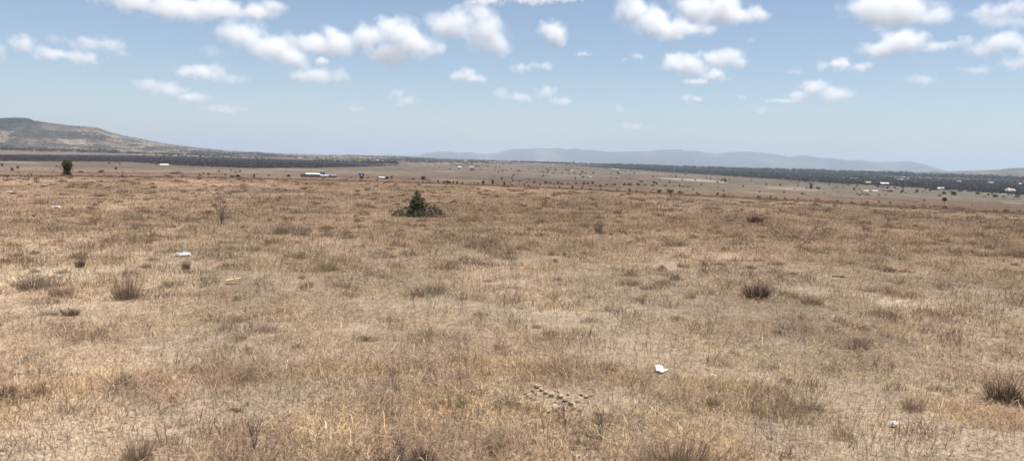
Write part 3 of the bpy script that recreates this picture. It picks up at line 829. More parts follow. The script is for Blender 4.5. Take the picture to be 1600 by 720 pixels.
# px, base py, width px, height px, kind, own label or None
VAL = [
 (126, 270, 12, 3, 'b', 'low dark mound of brush just right of the lone bush'), (158, 270, 10, 5, 'b', 'second low mound of brush right of the lone bush'),
 (181, 265, 4.5, 4.5, 'd', None), (28, 264, 5, 6, 'b', None), (19, 267, 5, 6, 'b', None), (88, 261, 3, 3, 'b', None), (3, 260, 5, 5, 'b', None),
 (171, 256, 3, 3, 'g', None), (187, 257, 3, 3, 'b', None), (244, 258, 3, 2.5, 'd', None), (275, 272, 22, 4, 'b', 'long low streak of brush on the far edge, left of the compound'),
 (262, 276, 14, 3, 'b', None), (312, 274, 4, 3, 'd', None), (326, 273, 5, 3, 'd', None), (318, 272, 2.5, 4, 'b', None), (342, 269, 3.5, 5, 'b', None), (361, 268, 2.5, 5, 'b', None),
 (368, 270, 5, 3, 'b', None), (375, 269, 5, 3.5, 'b', None), (352, 274, 6, 3, 'b', None), (363, 277, 9, 3.5, 'd', None), (372, 277, 9, 5, 'd', 'dark low clump, largest of the brush left of the compound'),
 (397, 277, 3.5, 6, 'd', None), (420, 275, 5, 3, 'b', None),
 (451, 276.5, 8, 5, 'g', 'round bush standing left of the white compound'), (523, 277.5, 9, 5.5, 'g', 'green bush at the right end of the white compound'),
 (507, 278, 8, 3.5, 'b', None), (486, 277.5, 10, 2.5, 'b', None), (592, 279.5, 5, 4.5, 'd', 'dark bush under the eave of the small white shed'), (604, 280, 8, 5.5, 'd', 'dark bush at the right of the small white shed'),
 (612, 279, 5, 6, 'b', None), (661, 281, 9, 7, 'd', 'big round grey-brown bush alone right of the small shed'), (646, 281, 8, 3, 'b', None), (575, 278.5, 5, 2.5, 'b', None), (549, 278, 8, 2, 'b', None),
 (564, 285, 7, 3, 'b', None), (588, 289, 5, 3, 'b', None),
 (684, 291, 4, 7, 'b', None), (694, 291, 4, 5, 'g', None), (700, 291, 10, 6, 'g', 'dark row of small bushes just behind the field centre'), (708, 292, 3.5, 5, 'g', None), (714, 292, 4.5, 5, 'g', None),
 (660, 289, 4, 3, 'b', None), (671, 289, 3.5, 5, 'b', None), (723, 293, 4, 4, 'b', None), (741, 290, 3, 5, 'b', None), (746, 291, 4, 4, 'b', None), (755, 291, 6, 9, 'b', None),
 (770, 288, 5.5, 10, 'b', 'tall thin bush on the far edge, right of centre bush row'), (784, 280.5, 3.5, 4.5, 'd', None), (788, 291, 6, 8, 'b', None), (799, 290, 4, 6, 'b', None), (778, 292, 4, 3, 'b', None),
 (703, 264.5, 3.5, 2.5, 'd', None), (736, 267, 2, 4, 'd', None), (725, 260, 2, 2, 'd', None), (739, 257, 2.5, 2.5, 'd', None), (762, 261, 6, 2, 'b', None), (773, 267, 3, 3, 'b', None), (781, 263, 4, 2, 'b', None),
 (802, 275, 3, 4, 'd', None), (800, 279, 3, 3, 'd', None), (811, 267, 3, 3, 'd', None), (817, 264, 3, 1.5, 'b', None), (826, 282, 2.5, 2.5, 'd', None), (806, 274, 2, 2, 'b', None), (848, 268, 2.5, 2.5, 'b', None), (849, 275, 3, 3, 'd', None),
 (857, 268, 2.2, 4.5, 'd', None), (855, 270.5, 3, 2.5, 'd', None), (860, 263, 4, 2, 'd', None), (865, 272, 3.5, 3, 'd', None), (868, 267, 3, 3, 'b', None), (878, 271, 4, 2.5, 'b', None), (885, 267, 3, 3, 'b', None), (889, 272, 2.5, 2, 'd', None),
 (898, 272, 3.5, 2.5, 'b', None), (907, 273.5, 4, 2.5, 'd', None), (910, 270, 4, 3.5, 'd', None), (911, 277.5, 6, 2.5, 'd', None), (915, 272, 3, 4, 'b', None), (899, 280, 3, 4.5, 'd', None), (919, 277.5, 6, 2, 'd', None), (840, 264, 2.5, 2, 'b', None),
 (966, 272, 5, 3, 'd', None), (984, 280, 2.5, 2.5, 'd', None), (954, 279, 2.5, 3, 'b', None), (963, 280, 3.5, 3, 'b', None), (990, 272, 2.5, 4, 'b', None), (847, 277, 3, 2, 'b', None), (801, 284, 4, 4, 'b', None),
 (812, 284, 6, 3, 'b', None), (823, 286, 4, 3, 'b', None), (835, 286, 7, 3.5, 'b', None), (844, 290, 4, 5, 'b', None), (853, 287, 9, 5, 'b', None), (860, 287, 5, 4, 'b', None), (866, 289, 3.5, 4, 'b', None), (872, 288, 6, 6, 'b', None), (878, 289, 5, 5, 'b', None),
 (888, 288, 6, 2.5, 'b', None), (900, 288, 6, 4, 'b', None), (912, 288, 7, 6, 'b', 'widest brown bush in the long row at the field’s far edge'), (918, 288, 6, 5, 'b', None), (926, 288, 6, 6, 'b', None), (911, 292, 3, 4, 'b', None), (922, 292, 3, 3, 'b', None),
 (931, 292, 3, 4, 'b', None), (938, 292.5, 7, 5, 'b', None), (948, 290, 8, 3.5, 'b', None), (960, 290, 8, 4, 'b', None), (975, 290, 8, 5, 'b', None), (985, 290, 12, 5, 'b', None), (997, 290, 9, 5, 'b', None), (968, 294, 3, 5, 'b', None), (955, 291, 3, 3, 'b', None),
 (984, 299, 4.5, 6, 'd', 'small upright dark bush standing alone before the brown row'), (874, 297, 4, 5, 'b', None), (895, 297, 6, 6, 'b', None), (909, 296, 6, 4, 'b', None), (826, 294, 5, 4, 'b', None), (819, 289, 3, 3, 'b', None), (938, 301, 4, 4, 'b', None), (965, 302, 4, 4, 'b', None), (995, 302, 5, 4, 'b', None), (923, 296, 6, 3, 'b', None), (947, 302, 3, 2.5, 'b', None),
 (1002, 284.5, 8, 2.5, 'd', None), (1020, 277, 3, 3, 'd', None), (1028, 275, 2.5, 2.5, 'b', None), (1022, 287, 5, 5, 'd', None), (1026, 288, 4, 4, 'd', None), (1031, 282.5, 2.5, 3, 'd', None), (1046, 286, 3, 4, 'd', None), (1056, 276.5, 4, 3, 'd', None), (1048, 276, 3, 2, 'b', None),
 (1066, 282, 3, 2.5, 'd', None), (1071, 273, 4, 2, 'd', None), (1086, 282, 4, 2.5, 'd', None), (1110, 280, 3, 3, 'd', None), (1104, 279, 3, 3, 'b', None), (1121, 285, 5, 2, 'd', None), (1127, 284, 3.5, 4, 'd', None), (1129, 280, 2.5, 2.5, 'd', None),
 (1133, 284, 7, 6, 'd', 'dark leafy tree at the right end of the sandy strip'), (1140, 281, 4, 2.5, 'b', None), (1148, 277, 4, 3, 'b', None), (1161, 292, 3, 3.5, 'd', None), (1173, 282, 4, 2.5, 'b', None), (1183, 278, 4, 2, 'b', None), (1197, 289, 4.5, 3, 'd', None),
 (1062, 292, 4, 6, 'b', None), (1053, 292, 4, 2.5, 'b', None), (1083, 297, 4.5, 3, 'b', None), (1067, 293, 4, 3, 'b', None), (1040, 291, 8, 3, 'b', None), (1020, 291, 9, 3.5, 'b', None), (1008, 290, 8, 3, 'b', None), (1075, 293, 6, 2, 'b', None), (1096, 289, 4, 3, 'b', None),
 (1030, 305, 9, 7, 'b', 'left bush of the cluster of three on the field’s far edge'), (1047, 306, 15, 9, 'b', 'middle and biggest bush of the cluster of three on the far edge'), (1062, 305, 9, 6, 'b', 'right bush of the cluster of three on the far edge'),
 (1089, 308, 7, 4, 'b', None), (1131, 308, 7, 5, 'b', None), (1121, 305, 7, 5, 'b', None), (1017, 305, 3, 4, 'b', None), (1122, 294, 3, 3, 'b', None), (1131, 299, 5, 3, 'b', None), (1187, 301, 4, 3, 'b', None), (1186, 309, 8, 4, 'b', None),
 (1219, 290, 3.5, 3, 'd', None), (1249, 284, 2.5, 2.5, 'd', None), (1247, 287, 2.5, 2.5, 'b', None), (1247, 291, 2.5, 2.5, 'd', None), (1259, 285, 4, 2.5, 'b', None), (1235, 284, 4, 2, 'b', None), (1241, 296, 4, 2, 'b', None),
 (1267, 295, 5, 8.5, 'd', 'tall dark narrow tree behind a low white wall, right of centre'), (1278, 296, 7, 5, 'b', 'grey-brown bush right of the tall dark narrow tree'), (1260, 295, 3, 3, 'b', None), (1295, 289, 4, 2.5, 'b', None), (1322, 287.5, 4, 3, 'b', None), (1330, 285, 4, 2, 'b', None), (1290, 285, 3, 2, 'b', None),
 (1340, 290, 4, 3, 'b', None), (1338, 292, 3, 2, 'd', None), (1343, 295.5, 3, 2, 'b', None), (1317, 292.5, 3, 2, 'b', None), (1346, 299, 3, 2, 'b', None), (1352, 297, 3, 2, 'd', None), (1339, 304, 2.5, 3, 'd', None), (1343, 306, 4, 3.5, 'd', None), (1347, 304, 4, 3, 'b', None), (1355, 305, 8, 3, 'b', None),
 (1358, 299, 3, 2, 'd', None), (1372, 292.5, 5, 3.5, 'd', None), (1379, 293, 8, 2, 'd', None), (1386, 295, 4, 4, 'd', None), (1389, 293, 3, 2.5, 'b', None), (1373, 306, 5, 3, 'b', None), (1380, 299.5, 3, 2.5, 'd', None), (1391, 300, 9, 3, 'd', None), (1310, 301, 2.5, 3, 'b', None), (1362, 299.5, 4, 1.8, 'b', None),
 (1204, 312, 4, 6, 'b', None), (1213, 312, 4, 4, 'b', None), (1226, 312, 4, 4, 'b', None), (1277, 314, 7, 4, 'b', None), (1355, 318.5, 6, 5, 'b', None), (1373, 317, 4, 4, 'b', None), (1391, 318, 5, 3.5, 'b', None), (1384, 305, 4, 2, 'b', None), (1225, 302, 4, 4, 'b', None), (1254, 304, 6, 4, 'b', None), (1247, 312, 4, 3, 'b', None),
 (1408, 301, 5, 3.5, 'd', None), (1411, 297, 3.5, 3, 'b', None), (1400, 296, 3, 2, 'd', None), (1415, 302, 3, 2, 'b', None), (1407, 292, 3, 2, 'b', None), (1442, 292, 4, 4, 'd', None), (1446, 296, 3, 3.5, 'd', None), (1453, 299, 4, 3.5, 'd', None), (1434, 299, 3, 2, 'b', None), (1442, 299, 4, 2, 'b', None),
 (1459, 297, 12, 3.5, 'g', 'green hedge clump left of the tan-roofed house'), (1477, 297, 8, 2.5, 'd', 'dark bush at the right of the tan-roofed house'), (1468, 292, 4, 2.5, 'd', None), (1482, 292.5, 4, 2.5, 'd', None), (1464, 292, 5, 2, 'd', None),
 (1475, 303.5, 7, 4.5, 'd', 'oval dark bush below the tan-roofed house'), (1490, 305, 8, 6.5, 'd', 'biggest round dark bush below and right of the tan-roofed house'), (1468, 306.5, 4.5, 3, 'd', None), (1444, 314, 4, 2.5, 'd', None), (1442, 320, 5, 2.5, 'b', None),
 (1475, 320, 8, 10, 't', 'small lone tree with a visible trunk on the right of the field’s far edge'), (1518, 300, 3.5, 4, 'b', None), (1527, 304, 8, 5, 'b', None), (1544, 305.5, 3.5, 4, 'd', None), (1550, 303, 4.5, 4, 'b', None), (1555, 308, 8, 4.5, 'd', 'flat dark bush second from the right edge of the valley'),
 (1538, 308, 6, 2, 'b', None), (1575, 306, 2.5, 4, 'b', None), (1580, 305, 3, 4, 'b', None), (1590, 308.5, 8, 6, 'b', 'dark brown bush nearest the right edge of the picture'), (1460, 323, 5, 3, 'b', None), (1572, 333, 9, 4, 'b', None), (1427, 328, 4, 2, 'b', None), (1593, 331, 6, 3, 'b', None),
 (1475, 332.5, 9, 4, 'g', 'small dark mat of shrub on the pale spot under the lone tree'), (1492, 332, 8, 2.5, 'b', None),
]
CLOSE_LAB = {'b': 'small brown bush on the far edge of the dry field', 'd': 'small dark bush on the far edge of the dry field', 'g': 'small green bush on the far edge of the dry field'}
FAR_LAB = {'b': 'tiny brown bush dotted out on the grey valley plain', 'd': 'tiny dark bush dotted out on the grey valley plain', 'g': 'tiny green bush dotted out on the grey valley plain'}
for i, (px, py, w, h, k_, lab) in enumerate(VAL):
    P, r = hit(px, py, 130)
    s = r/F
    cm, tm = FB[k_][i % len(FB[k_])]
    sc = (w*s*1.0, w*s*.9, h*s*.98)
    rz = rng.uniform(0, 6.28)
    if w*h > 34 or k_ == 't':
        root = obj('tree' if k_ == 't' or 'tree' in (lab or '') else 'bush', None, None, None, P, rz, sc)
        obj('crown', cm, None, root); obj('trunk', tm, None, root)
    else:
        root = obj('bush', cm, None, None, P, rz, sc)
    near = r < 330
    tag(root, lab or (CLOSE_LAB if near else FAR_LAB)[k_], 'tree' if root.name.startswith('tree') else 'bush',
        'bushes along the far edge of the field' if near else 'bushes dotted over the valley plain')

# ------------------------------------------------------------------ woods and scrub too dense to count
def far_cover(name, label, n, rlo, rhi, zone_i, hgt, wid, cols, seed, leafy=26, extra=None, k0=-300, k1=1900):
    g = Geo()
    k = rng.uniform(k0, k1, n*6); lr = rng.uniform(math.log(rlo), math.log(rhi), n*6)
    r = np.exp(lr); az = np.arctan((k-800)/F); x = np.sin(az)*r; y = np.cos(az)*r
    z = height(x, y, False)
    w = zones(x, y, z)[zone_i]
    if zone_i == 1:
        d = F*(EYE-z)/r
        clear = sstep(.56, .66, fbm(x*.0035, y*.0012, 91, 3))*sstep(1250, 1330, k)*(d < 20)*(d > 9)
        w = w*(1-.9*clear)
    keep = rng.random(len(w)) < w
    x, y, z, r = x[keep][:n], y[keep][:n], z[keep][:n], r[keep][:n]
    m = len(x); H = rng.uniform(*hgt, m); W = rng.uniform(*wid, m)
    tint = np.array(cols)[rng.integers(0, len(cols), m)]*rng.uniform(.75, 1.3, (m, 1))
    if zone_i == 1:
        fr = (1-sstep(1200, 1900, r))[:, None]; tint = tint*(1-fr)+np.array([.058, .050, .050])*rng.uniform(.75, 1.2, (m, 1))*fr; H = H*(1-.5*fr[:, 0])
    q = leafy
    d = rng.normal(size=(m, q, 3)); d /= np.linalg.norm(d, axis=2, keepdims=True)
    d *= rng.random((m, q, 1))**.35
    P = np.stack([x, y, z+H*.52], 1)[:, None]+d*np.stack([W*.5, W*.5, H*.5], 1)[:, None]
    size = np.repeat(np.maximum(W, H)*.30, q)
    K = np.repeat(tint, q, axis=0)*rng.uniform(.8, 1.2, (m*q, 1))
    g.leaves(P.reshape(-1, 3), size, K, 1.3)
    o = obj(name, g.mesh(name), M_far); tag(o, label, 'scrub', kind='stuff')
far_cover('dark_scrub', 'dense leafless scrub in a long band below the left hill, coloured dark for cloud shade', 22000, 480, 3000, 0, (.8, 2.0), (1.5, 3.5), [(.062, .055, .056), (.052, .047, .049), (.072, .063, .060)], 1, 8, k0=-250, k1=700)  # foliage tones darkened to stand in for a cloud shadow
far_cover('shade_toned_woodland', 'dense dark woodland in a long band below the far mountains on the right, cloud shade in its colour', 22000, 650, 5200, 1, (1.5, 4.5), (2.5, 6.5), [(.055, .058, .052), (.06, .06, .055), (.045, .048, .043), (.075, .068, .06)], 2, 10, k0=880, k1=1900)  # tree colours, deepened by painted cloud shade

# low brush just past the far edge of the field
def far_brush():
    g = Geo(); n = 2600
    k = rng.uniform(-200, 1800, n); r = rng.uniform(45, 700, n); az = np.arctan((k-800)/F)
    x = np.sin(az)*r; y = np.cos(az)*r
    keep = rng.random(n) < .25+.9*sstep(.45, .62, fbm(x*.02, y*.02, 401, 3)); x, y, r = x[keep], y[keep], r[keep]
    z = height(x, y); m = len(x); q = 14
    H = rng.gamma(3, .10, m)*(.35+.002*r).clip(.4, 1.3); W = H*rng.uniform(1.2, 3.2, m)
    d = rng.normal(size=(m, q, 3)); d /= np.linalg.norm(d, axis=2, keepdims=True); d *= rng.random((m, q, 1))**.4
    P = np.stack([x, y, z+H*.35], 1)[:, None]+d*np.stack([W*.5, W*.5, H*.5], 1)[:, None]
    tint = np.array([(.20, .15, .11), (.17, .135, .10), (.22, .165, .12), (.13, .105, .075)])[rng.integers(0, 4, m)]*rng.uniform(.8, 1.2, (m, 1))
    g.leaves(P.reshape(-1, 3), np.repeat(H*.35, q), np.repeat(tint, q, axis=0), 1.5)
    o = obj('low_brush', g.mesh('low_brush'), M_leaf); tag(o, 'low brown brush speckling the slope past the field', 'brush', kind='stuff')
far_brush()

# a scatter of far trees standing along the plain's rim and below the left hill
def tree_line():
    g = Geo(); X = []; Y = []; H = []; W = []
    def line(k0, k1, r0, r1, n, h, w):
        for _ in range(n):
            k = random.uniform(k0, k1); r = random.uniform(r0, r1); az = math.atan((k-800)/F)
            X.append(math.sin(az)*r); Y.append(math.cos(az)*r); H.append(random.uniform(*h)); W.append(random.uniform(*w))
    line(-150, 190, 3050, 3300, 420, (6, 13), (8, 18)); line(190, 330, 2950, 3300, 130, (4, 8), (6, 14))
    line(650, 900, 4000, 4600, 330, (5, 10), (8, 20)); line(800, 1000, 4000, 4500, 260, (5, 11), (8, 20))
    line(950, 1420, 3700, 4600, 900, (6, 14), (8, 22)); line(1380, 1700, 3000, 4600, 500, (5, 10), (8, 20))
    line(560, 620, 2000, 2200, 110, (3, 6), (5, 10)); line(490, 620, 1900, 2600, 110, (3, 6), (5, 9)); line(600, 800, 2400, 3800, 170, (3, 6), (5, 10))
    line(220, 420, 2200, 2900, 70, (3, 6), (5, 10)); line(-50, 700, 3200, 3600, 190, (3, 6), (6, 12))
    line(630, 1000, 1200, 3500, 120, (2, 4), (3, 6)); line(1250, 1600, 900, 2500, 100, (2, 4), (3, 6))
    x = np.array(X); y = np.array(Y); z = height(x, y, False); H = np.array(H); W = np.array(W); m = len(x); q = 22
    tint = np.array([(.045, .05, .036), (.06, .06, .042), (.075, .07, .05)])[rng.integers(0, 3, m)]*rng.uniform(.8, 1.25, (m, 1))
    d = rng.normal(size=(m, q, 3)); d /= np.linalg.norm(d, axis=2, keepdims=True); d *= rng.random((m, q, 1))**.35
    P = np.stack([x, y, z+H*.55], 1)[:, None]+d*np.stack([W*.5, W*.5, H*.45], 1)[:, None]
    g.leaves(P.reshape(-1, 3), np.repeat(np.minimum(W, H)*.36, q), np.repeat(tint, q, axis=0), 1.3)
    o = obj('distant_trees', g.mesh('distant_trees'), M_far); tag(o, 'distant dark trees and thickets strung along the rim of the plain', 'trees', kind='stuff')
tree_line()

# ------------------------------------------------------------------ hills and mountains
def horizon_y(px): return 229.0+.0245*px+.0
def elev_tan(px, py):
    d = ray(px, py); return d[2]/math.hypot(d[0], d[1])

def hill(name, prof, rfoot, rtop, rback, relief, seed, colf, base_drop, na=500, nr=70, kext=None):
    pk = np.array([p[0] for p in prof], float)
    tp = np.array([elev_tan(p[0], p[1]) for p in prof])
    ks = np.linspace(pk[0], pk[-1], na); az = np.arctan((ks-800)/F)
    tt = np.interp(ks, pk, tp)
    tt = tt+(fbm(ks*.06, ks*0, seed+5, 4)-.5)*.0006*relief
    rr = np.concatenate([np.linspace(rfoot, rtop, nr), np.linspace(rtop, rback, nr//3)[1:]])
    A, Rr = np.meshgrid(az, rr); X = np.sin(A)*Rr; Y = np.cos(A)*Rr
    top = EYE+tt[None]*rtop
    up = np.clip((Rr-rfoot)/(rtop-rfoot), 0, 1)
    prof_r = up**1.15*(1-.0*up)
    back = 1-np.clip((Rr-rtop)/(rback-rtop), 0, 1)*1.0
    base = height(X.ravel(), Y.ravel(), False).reshape(X.shape)-base_drop
    sc = 6.0/(rtop-rfoot)
    rid = 1-np.abs(fbm(X*sc, Y*sc, seed, 5)*2-1)
    span = np.maximum(top-base, 1)
    Z = base+span*prof_r*back
    Z = Z+span*(rid-.8)*.34*(up*(1-up)*4)*relief*back
    # never above the crest line as seen from the plain
    lim = EYE+tt[None]*Rr-np.where(Rr < rtop, span*.01, 0)
    Z = np.minimum(Z, np.where(Rr <= rtop, lim, 1e9))
    x, y, z = X.ravel(), Y.ravel(), Z.ravel()
    col = colf(x, y, z, up.ravel(), rid.ravel(), np.tile(ks, len(rr)))
    nR, nA = X.shape
    i = np.arange(nR-1)[:, None]*nA; j = np.arange(nA-1)[None]
    Q = np.stack([i+j, i+j+1, i+nA+j+1, i+nA+j], -1).reshape(-1, 4)[:, ::-1]
    o = obj(name, new_mesh(name, np.stack([x, y, z], 1), Q, None, col, True), M_hill)
    tag(o, kind='structure'); return o, (X, Y, Z)

M_hill = attr_mat('hillside', 0, vary=True, noise_scale=.02)

def col_left(x, y, z, up, rid, ks):
    n = fbm(x*.004, y*.002, 201, 5); n2 = fbm(x*.02, y*.012, 203, 4)
    n5 = fbm(x*.05, y*.02, 207, 4, .6)
    c = np.array([.098, .083, .070])[None]*(.25+.8*n2[:, None]+.75*n5[:, None])
    w = sstep(300, 420, ks)[:, None]; c = c*(1-w)+c*np.array([1.5, 1.5, 1.3])*w
    w = sstep(.44, .58, n)[:, None]*.75; c = c*(1-w)+np.array([.045, .045, .042])*w
    w = (sstep(.58, .64, fbm(x*.014, y*.005, 205, 4)))[:, None]*.8; c = c*(1-w)+np.array([.20, .165, .13])*w
    w = (sstep(.66, .80, up+.2*(n2-.5))*(1-sstep(50, 75, ks)))[:, None]*.95
    c = c*(1-w)+np.array([.03, .035, .033])*w
    return c
left_prof = [(-330, 205), (-200, 196), (-100, 190), (-40, 186), (0, 185), (22, 183.5), (45, 184.5), (55, 189), (80, 192.5), (110, 196), (135, 197.5), (152, 199), (170, 206), (190, 211), (215, 216), (245, 222), (262, 225), (290, 229), (330, 233), (352, 236), (400, 238), (440, 240), (500, 242), (560, 243.2), (620, 245.2), (680, 248), (760, 252)]
_, LG = hill('hill', left_prof, 3150, 4700, 6500, 1.5, 210, col_left, 2, 640, 90)

def col_mtn(x, y, z, up, rid, ks):
    n = fbm(x*.0008, y*.0006, 221, 5)
    c = np.array([.055, .056, .052])[None]*(.7+.6*n[:, None])
    w = sstep(.55, .66, fbm(x*.0012, y*.0005, 225, 4))[:, None]*.6; c = c*(1-w)+np.array([.16, .125, .10])*w
    return c
mtn = [(575, 246), (590, 243), (606, 240.8), (620, 242.5), (640, 243), (652, 242.5), (665, 239.5), (680, 237.2), (700, 237), (715, 238.7), (733, 237.3), (745, 240), (760, 240.7), (775, 239), (788, 235.5), (800, 232.8), (815, 233), (834, 231.6), (850, 232.2), (868, 231), (880, 233.2), (895, 231.6), (905, 233.5), (930, 235.5), (958, 237.8), (985, 236.5), (1010, 236), (1040, 234), (1058, 233.2), (1066, 236), (1088, 236), (1100, 238), (1115, 240.2), (1130, 238.5), (1150, 237), (1165, 237), (1195, 239.5), (1215, 242.3), (1230, 245), (1245, 243), (1262, 244), (1275, 246.5), (1295, 247.2), (1322, 250.5), (1338, 249.6), (1355, 252.5), (1370, 253.5), (1395, 253), (1415, 252), (1428, 254), (1445, 258.5), (1460, 263), (1475, 267.5), (1500, 271)]
hill('mountain_range', mtn, 15500, 21000, 26000, 1.15, 230, col_mtn, 40, 900, 80)

def col_right(x, y, z, up, rid, ks):
    n = fbm(x*.004, y*.002, 241, 5)
    c = np.array([.07, .07, .058])[None]*(.65+.7*n[:, None])
    w = sstep(.6, .68, fbm(x*.01, y*.004, 245, 4))[:, None]*.6; c = c*(1-w)+np.array([.19, .16, .13])*w
    return c
right_prof = [(1360, 271), (1420, 269.5), (1465, 267.8), (1500, 266.8), (1530, 265.8), (1556, 264.6), (1580, 262.6), (1600, 261.8), (1650, 259), (1720, 257), (1820, 262), (1950, 275)]
hill('wooded_ridge', right_prof, 4600, 6800, 9000, .6, 250, col_right, 3, 400, 60)

def hill_trees():
    X, Y, Z = LG
    n = 16000
    i = rng.integers(0, 88, n); j = rng.integers(0, X.shape[1]-1, n); t = rng.random(n); u = rng.random(n)
    def pick(A): return (A[i, j]*(1-t)+A[i, j+1]*t)*(1-u)+(A[i+1, j]*(1-t)+A[i+1, j+1]*t)*u
    x, y, z = pick(X), pick(Y), pick(Z)
    w = .25+sstep(.46, .56, fbm(x*.004, y*.002, 201, 5))
    keep = rng.random(n) < w
    x, y, z = x[keep], y[keep], z[keep]; m = len(x); q = 12
    H = rng.uniform(2, 5, m); W = rng.uniform(3, 8, m)
    d = rng.normal(size=(m, q, 3)); d /= np.linalg.norm(d, axis=2, keepdims=True); d *= rng.random((m, q, 1))**.35
    P = np.stack([x, y, z+H*.4], 1)[:, None]+d*np.stack([W*.5, W*.5, H*.5], 1)[:, None]
    g = Geo(); g.leaves(P.reshape(-1, 3), np.repeat(W*.3, q), np.repeat(np.array([(.05, .055, .04), (.075, .072, .052)])[rng.integers(0, 2, m)], q, axis=0), 1.2)
    o = obj('hillside_scrub', g.mesh('hillside_scrub'), M_far); tag(o, 'dark scrub and small trees speckling the left hill', 'scrub', kind='stuff')
hill_trees()

# ------------------------------------------------------------------ houses
def house_parts(root, w, d, h, roof, wallm, roofm, nwin=2, door=True, rise=.3):
    g = Geo(); g.box(-w/2, w/2, -d/2, d/2, -.4, h); obj('wall', g.mesh('wall'), wallm, root)
    g = Geo(); e = .35
    if roof == 'gable':
        V = [(-w/2-e, -d/2-e, h-.02), (w/2+e, -d/2-e, h-.02), (w/2+e, 0, h+rise), (-w/2-e, 0, h+rise), (-w/2-e, d/2+e, h-.02), (w/2+e, d/2+e, h-.02)]
        V2 = [(a, b, c+.08) for a, b, c in V]
        g.add(V+V2, Q=[(0, 3, 2, 1), (3, 4, 5, 2), (6, 7, 8, 9), (9, 8, 11, 10), (0, 1, 7, 6), (4, 10, 11, 5), (0, 6, 9, 3), (3, 9, 10, 4), (1, 2, 8, 7), (2, 5, 11, 8)])
    else:
        V = [(-w/2-e, -d/2-e, h+.01), (w/2+e, -d/2-e, h+.01), (w/2+e, d/2+e, h+rise), (-w/2-e, d/2+e, h+rise)]
        g.add(V+[(a, b, c+.1) for a, b, c in V], Q=[(0, 3, 2, 1), (4, 5, 6, 7), (0, 1, 5, 4), (1, 2, 6, 5), (2, 3, 7, 6), (3, 0, 4, 7)])
    obj('roof', g.mesh('roof'), roofm, root)
    if nwin:
        for i in range(nwin):
            x = (i+.5)/nwin*w*.9-w*.45+(.5 if door else 0)
            g = Geo(); g.box(x-.45, x+.45, -d/2-.04, -d/2+.03, h*.42, h*.78); obj('window', g.mesh('window'), M_glass, root)
    if door:
        g = Geo(); g.box(-w*.45, -w*.45+.85, -d/2-.05, -d/2+.03, -.1, min(2.0, h*.85)); obj('door', g.mesh('door'), M_brownroof, root)

def house(px, py, wpx, hpx, label, roof='mono', wallm=None, roofm=None, cat='house', r=None, rise=.45, rz=None, depth=None, roof_frac=.5):
    if r is None: P, r = hit(px, py, 300)
    else: P, r = at_r(px, py, r)
    s = r/F; w = wpx*s*.9; h = hpx*s*.66
    az = math.atan2(P[0], P[1])
    root = obj('house', None, None, None, P, -az+(rz if rz is not None else rng.uniform(-.25, .25)))
    tag(root, label, cat, 'scattered pale-roofed houses of the valley')
    rise_m = h*roof_frac
    house_parts(root, w*.92, depth or w*.6, h-rise_m, roof, wallm or M_wall, roofm or M_sheet, 2 if wpx > 4 else 1, wpx > 4, rise_m)
    return root

house(257, 259, 13, 4, 'long low white-roofed shed below the dark scrub band at left', 'gable', M_wall, M_sheet, 'shed', roof_frac=.7)
house(287, 243, 4, 3, 'tiny white house among trees above the left dark band', 'gable')
house(469, 244.5, 6, 2.2, 'white roof on the skyline above the white compound', 'gable', r=3000)
house(590, 247, 5, 2, 'white roof on the skyline above the small white shed', 'gable', r=3000)
house(718, 262.5, 7, 3.5, 'white-roofed house, left one of the pair far out at centre', 'gable', roof_frac=.6)
house(737, 263, 7.5, 4, 'pale cream house, right one of the pair far out at centre', 'gable', M_wall, M_wall)
house(727, 252.5, 4.5, 2.5, 'small white-roofed house on the tree line above the central pair', 'gable')
house(864, 259, 3.5, 2, 'tiny white house on the rim left of the spreading tree', 'gable')
house(894, 267.5, 4, 2.5, 'tiny cream house among the dotted bushes', 'gable')
house(921, 277.3, 6, 2.6, 'white lean-to roof with dark bushes beside it, centre right of the valley', 'mono', roof_frac=.6)
house(958, 264.6, 5, 2, 'white house at the foot of the dark wood, left of two', 'gable')
house(964.5, 265.8, 5, 2, 'white house at the foot of the dark wood, right of two', 'gable')
house(1314, 269.5, 4.5, 3.5, 'white block house poking out of the dark wood', 'gable', r=4000)
house(1337, 280, 3.5, 3, 'pale house inside the clearing of the dark wood', 'gable')
house(1356, 287, 8.5, 4.5, 'brown-roofed house left of the long bright white roof', 'gable', M_wall, M_brownroof, roof_frac=.55)
house(1382, 288, 13, 3.6, 'long bright white roof at the edge of the dark wood', 'mono', M_wall, M_white, 'shed', roof_frac=.65)
house(1353, 299.5, 7, 3.4, 'small white-roofed house with a dark bush, left of two below the long white roof', 'gable', roof_frac=.6)
house(1367, 299.5, 8, 3, 'low white-roofed shed, right of two below the long white roof', 'mono', cat='shed', roof_frac=.6)
house(1407, 282, 9, 3.5, 'grey-white long house in the wood at the right', 'gable', M_wall, M_greyroof)
house(1412, 274, 5, 2, 'white roof deep in the wood above the grey-white long house, upper of two', 'gable', r=2700)
house(1418, 276, 5, 2, 'white roof deep in the wood above the grey-white long house, lower of two', 'gable', r=2300)
house(1470, 296, 10, 4.2, 'tan-roofed house between two dark bushes at the right', 'gable', M_wall, M_spoil, roof_frac=.55)
house(1499, 277.5, 6, 2.5, 'white roof behind the dark band near the right', 'gable', r=2200)
house(1548, 287, 8, 3.5, 'pinkish grey house in the dark band near the right edge', 'gable', M_spoil, M_greyroof)
house(1594, 288.5, 4, 3, 'white house in the dark band, rightmost of all', 'gable')
house(1592, 272.5, 5, 1.8, 'pale roof on the wooded ridge at the right edge', 'gable', r=4300)

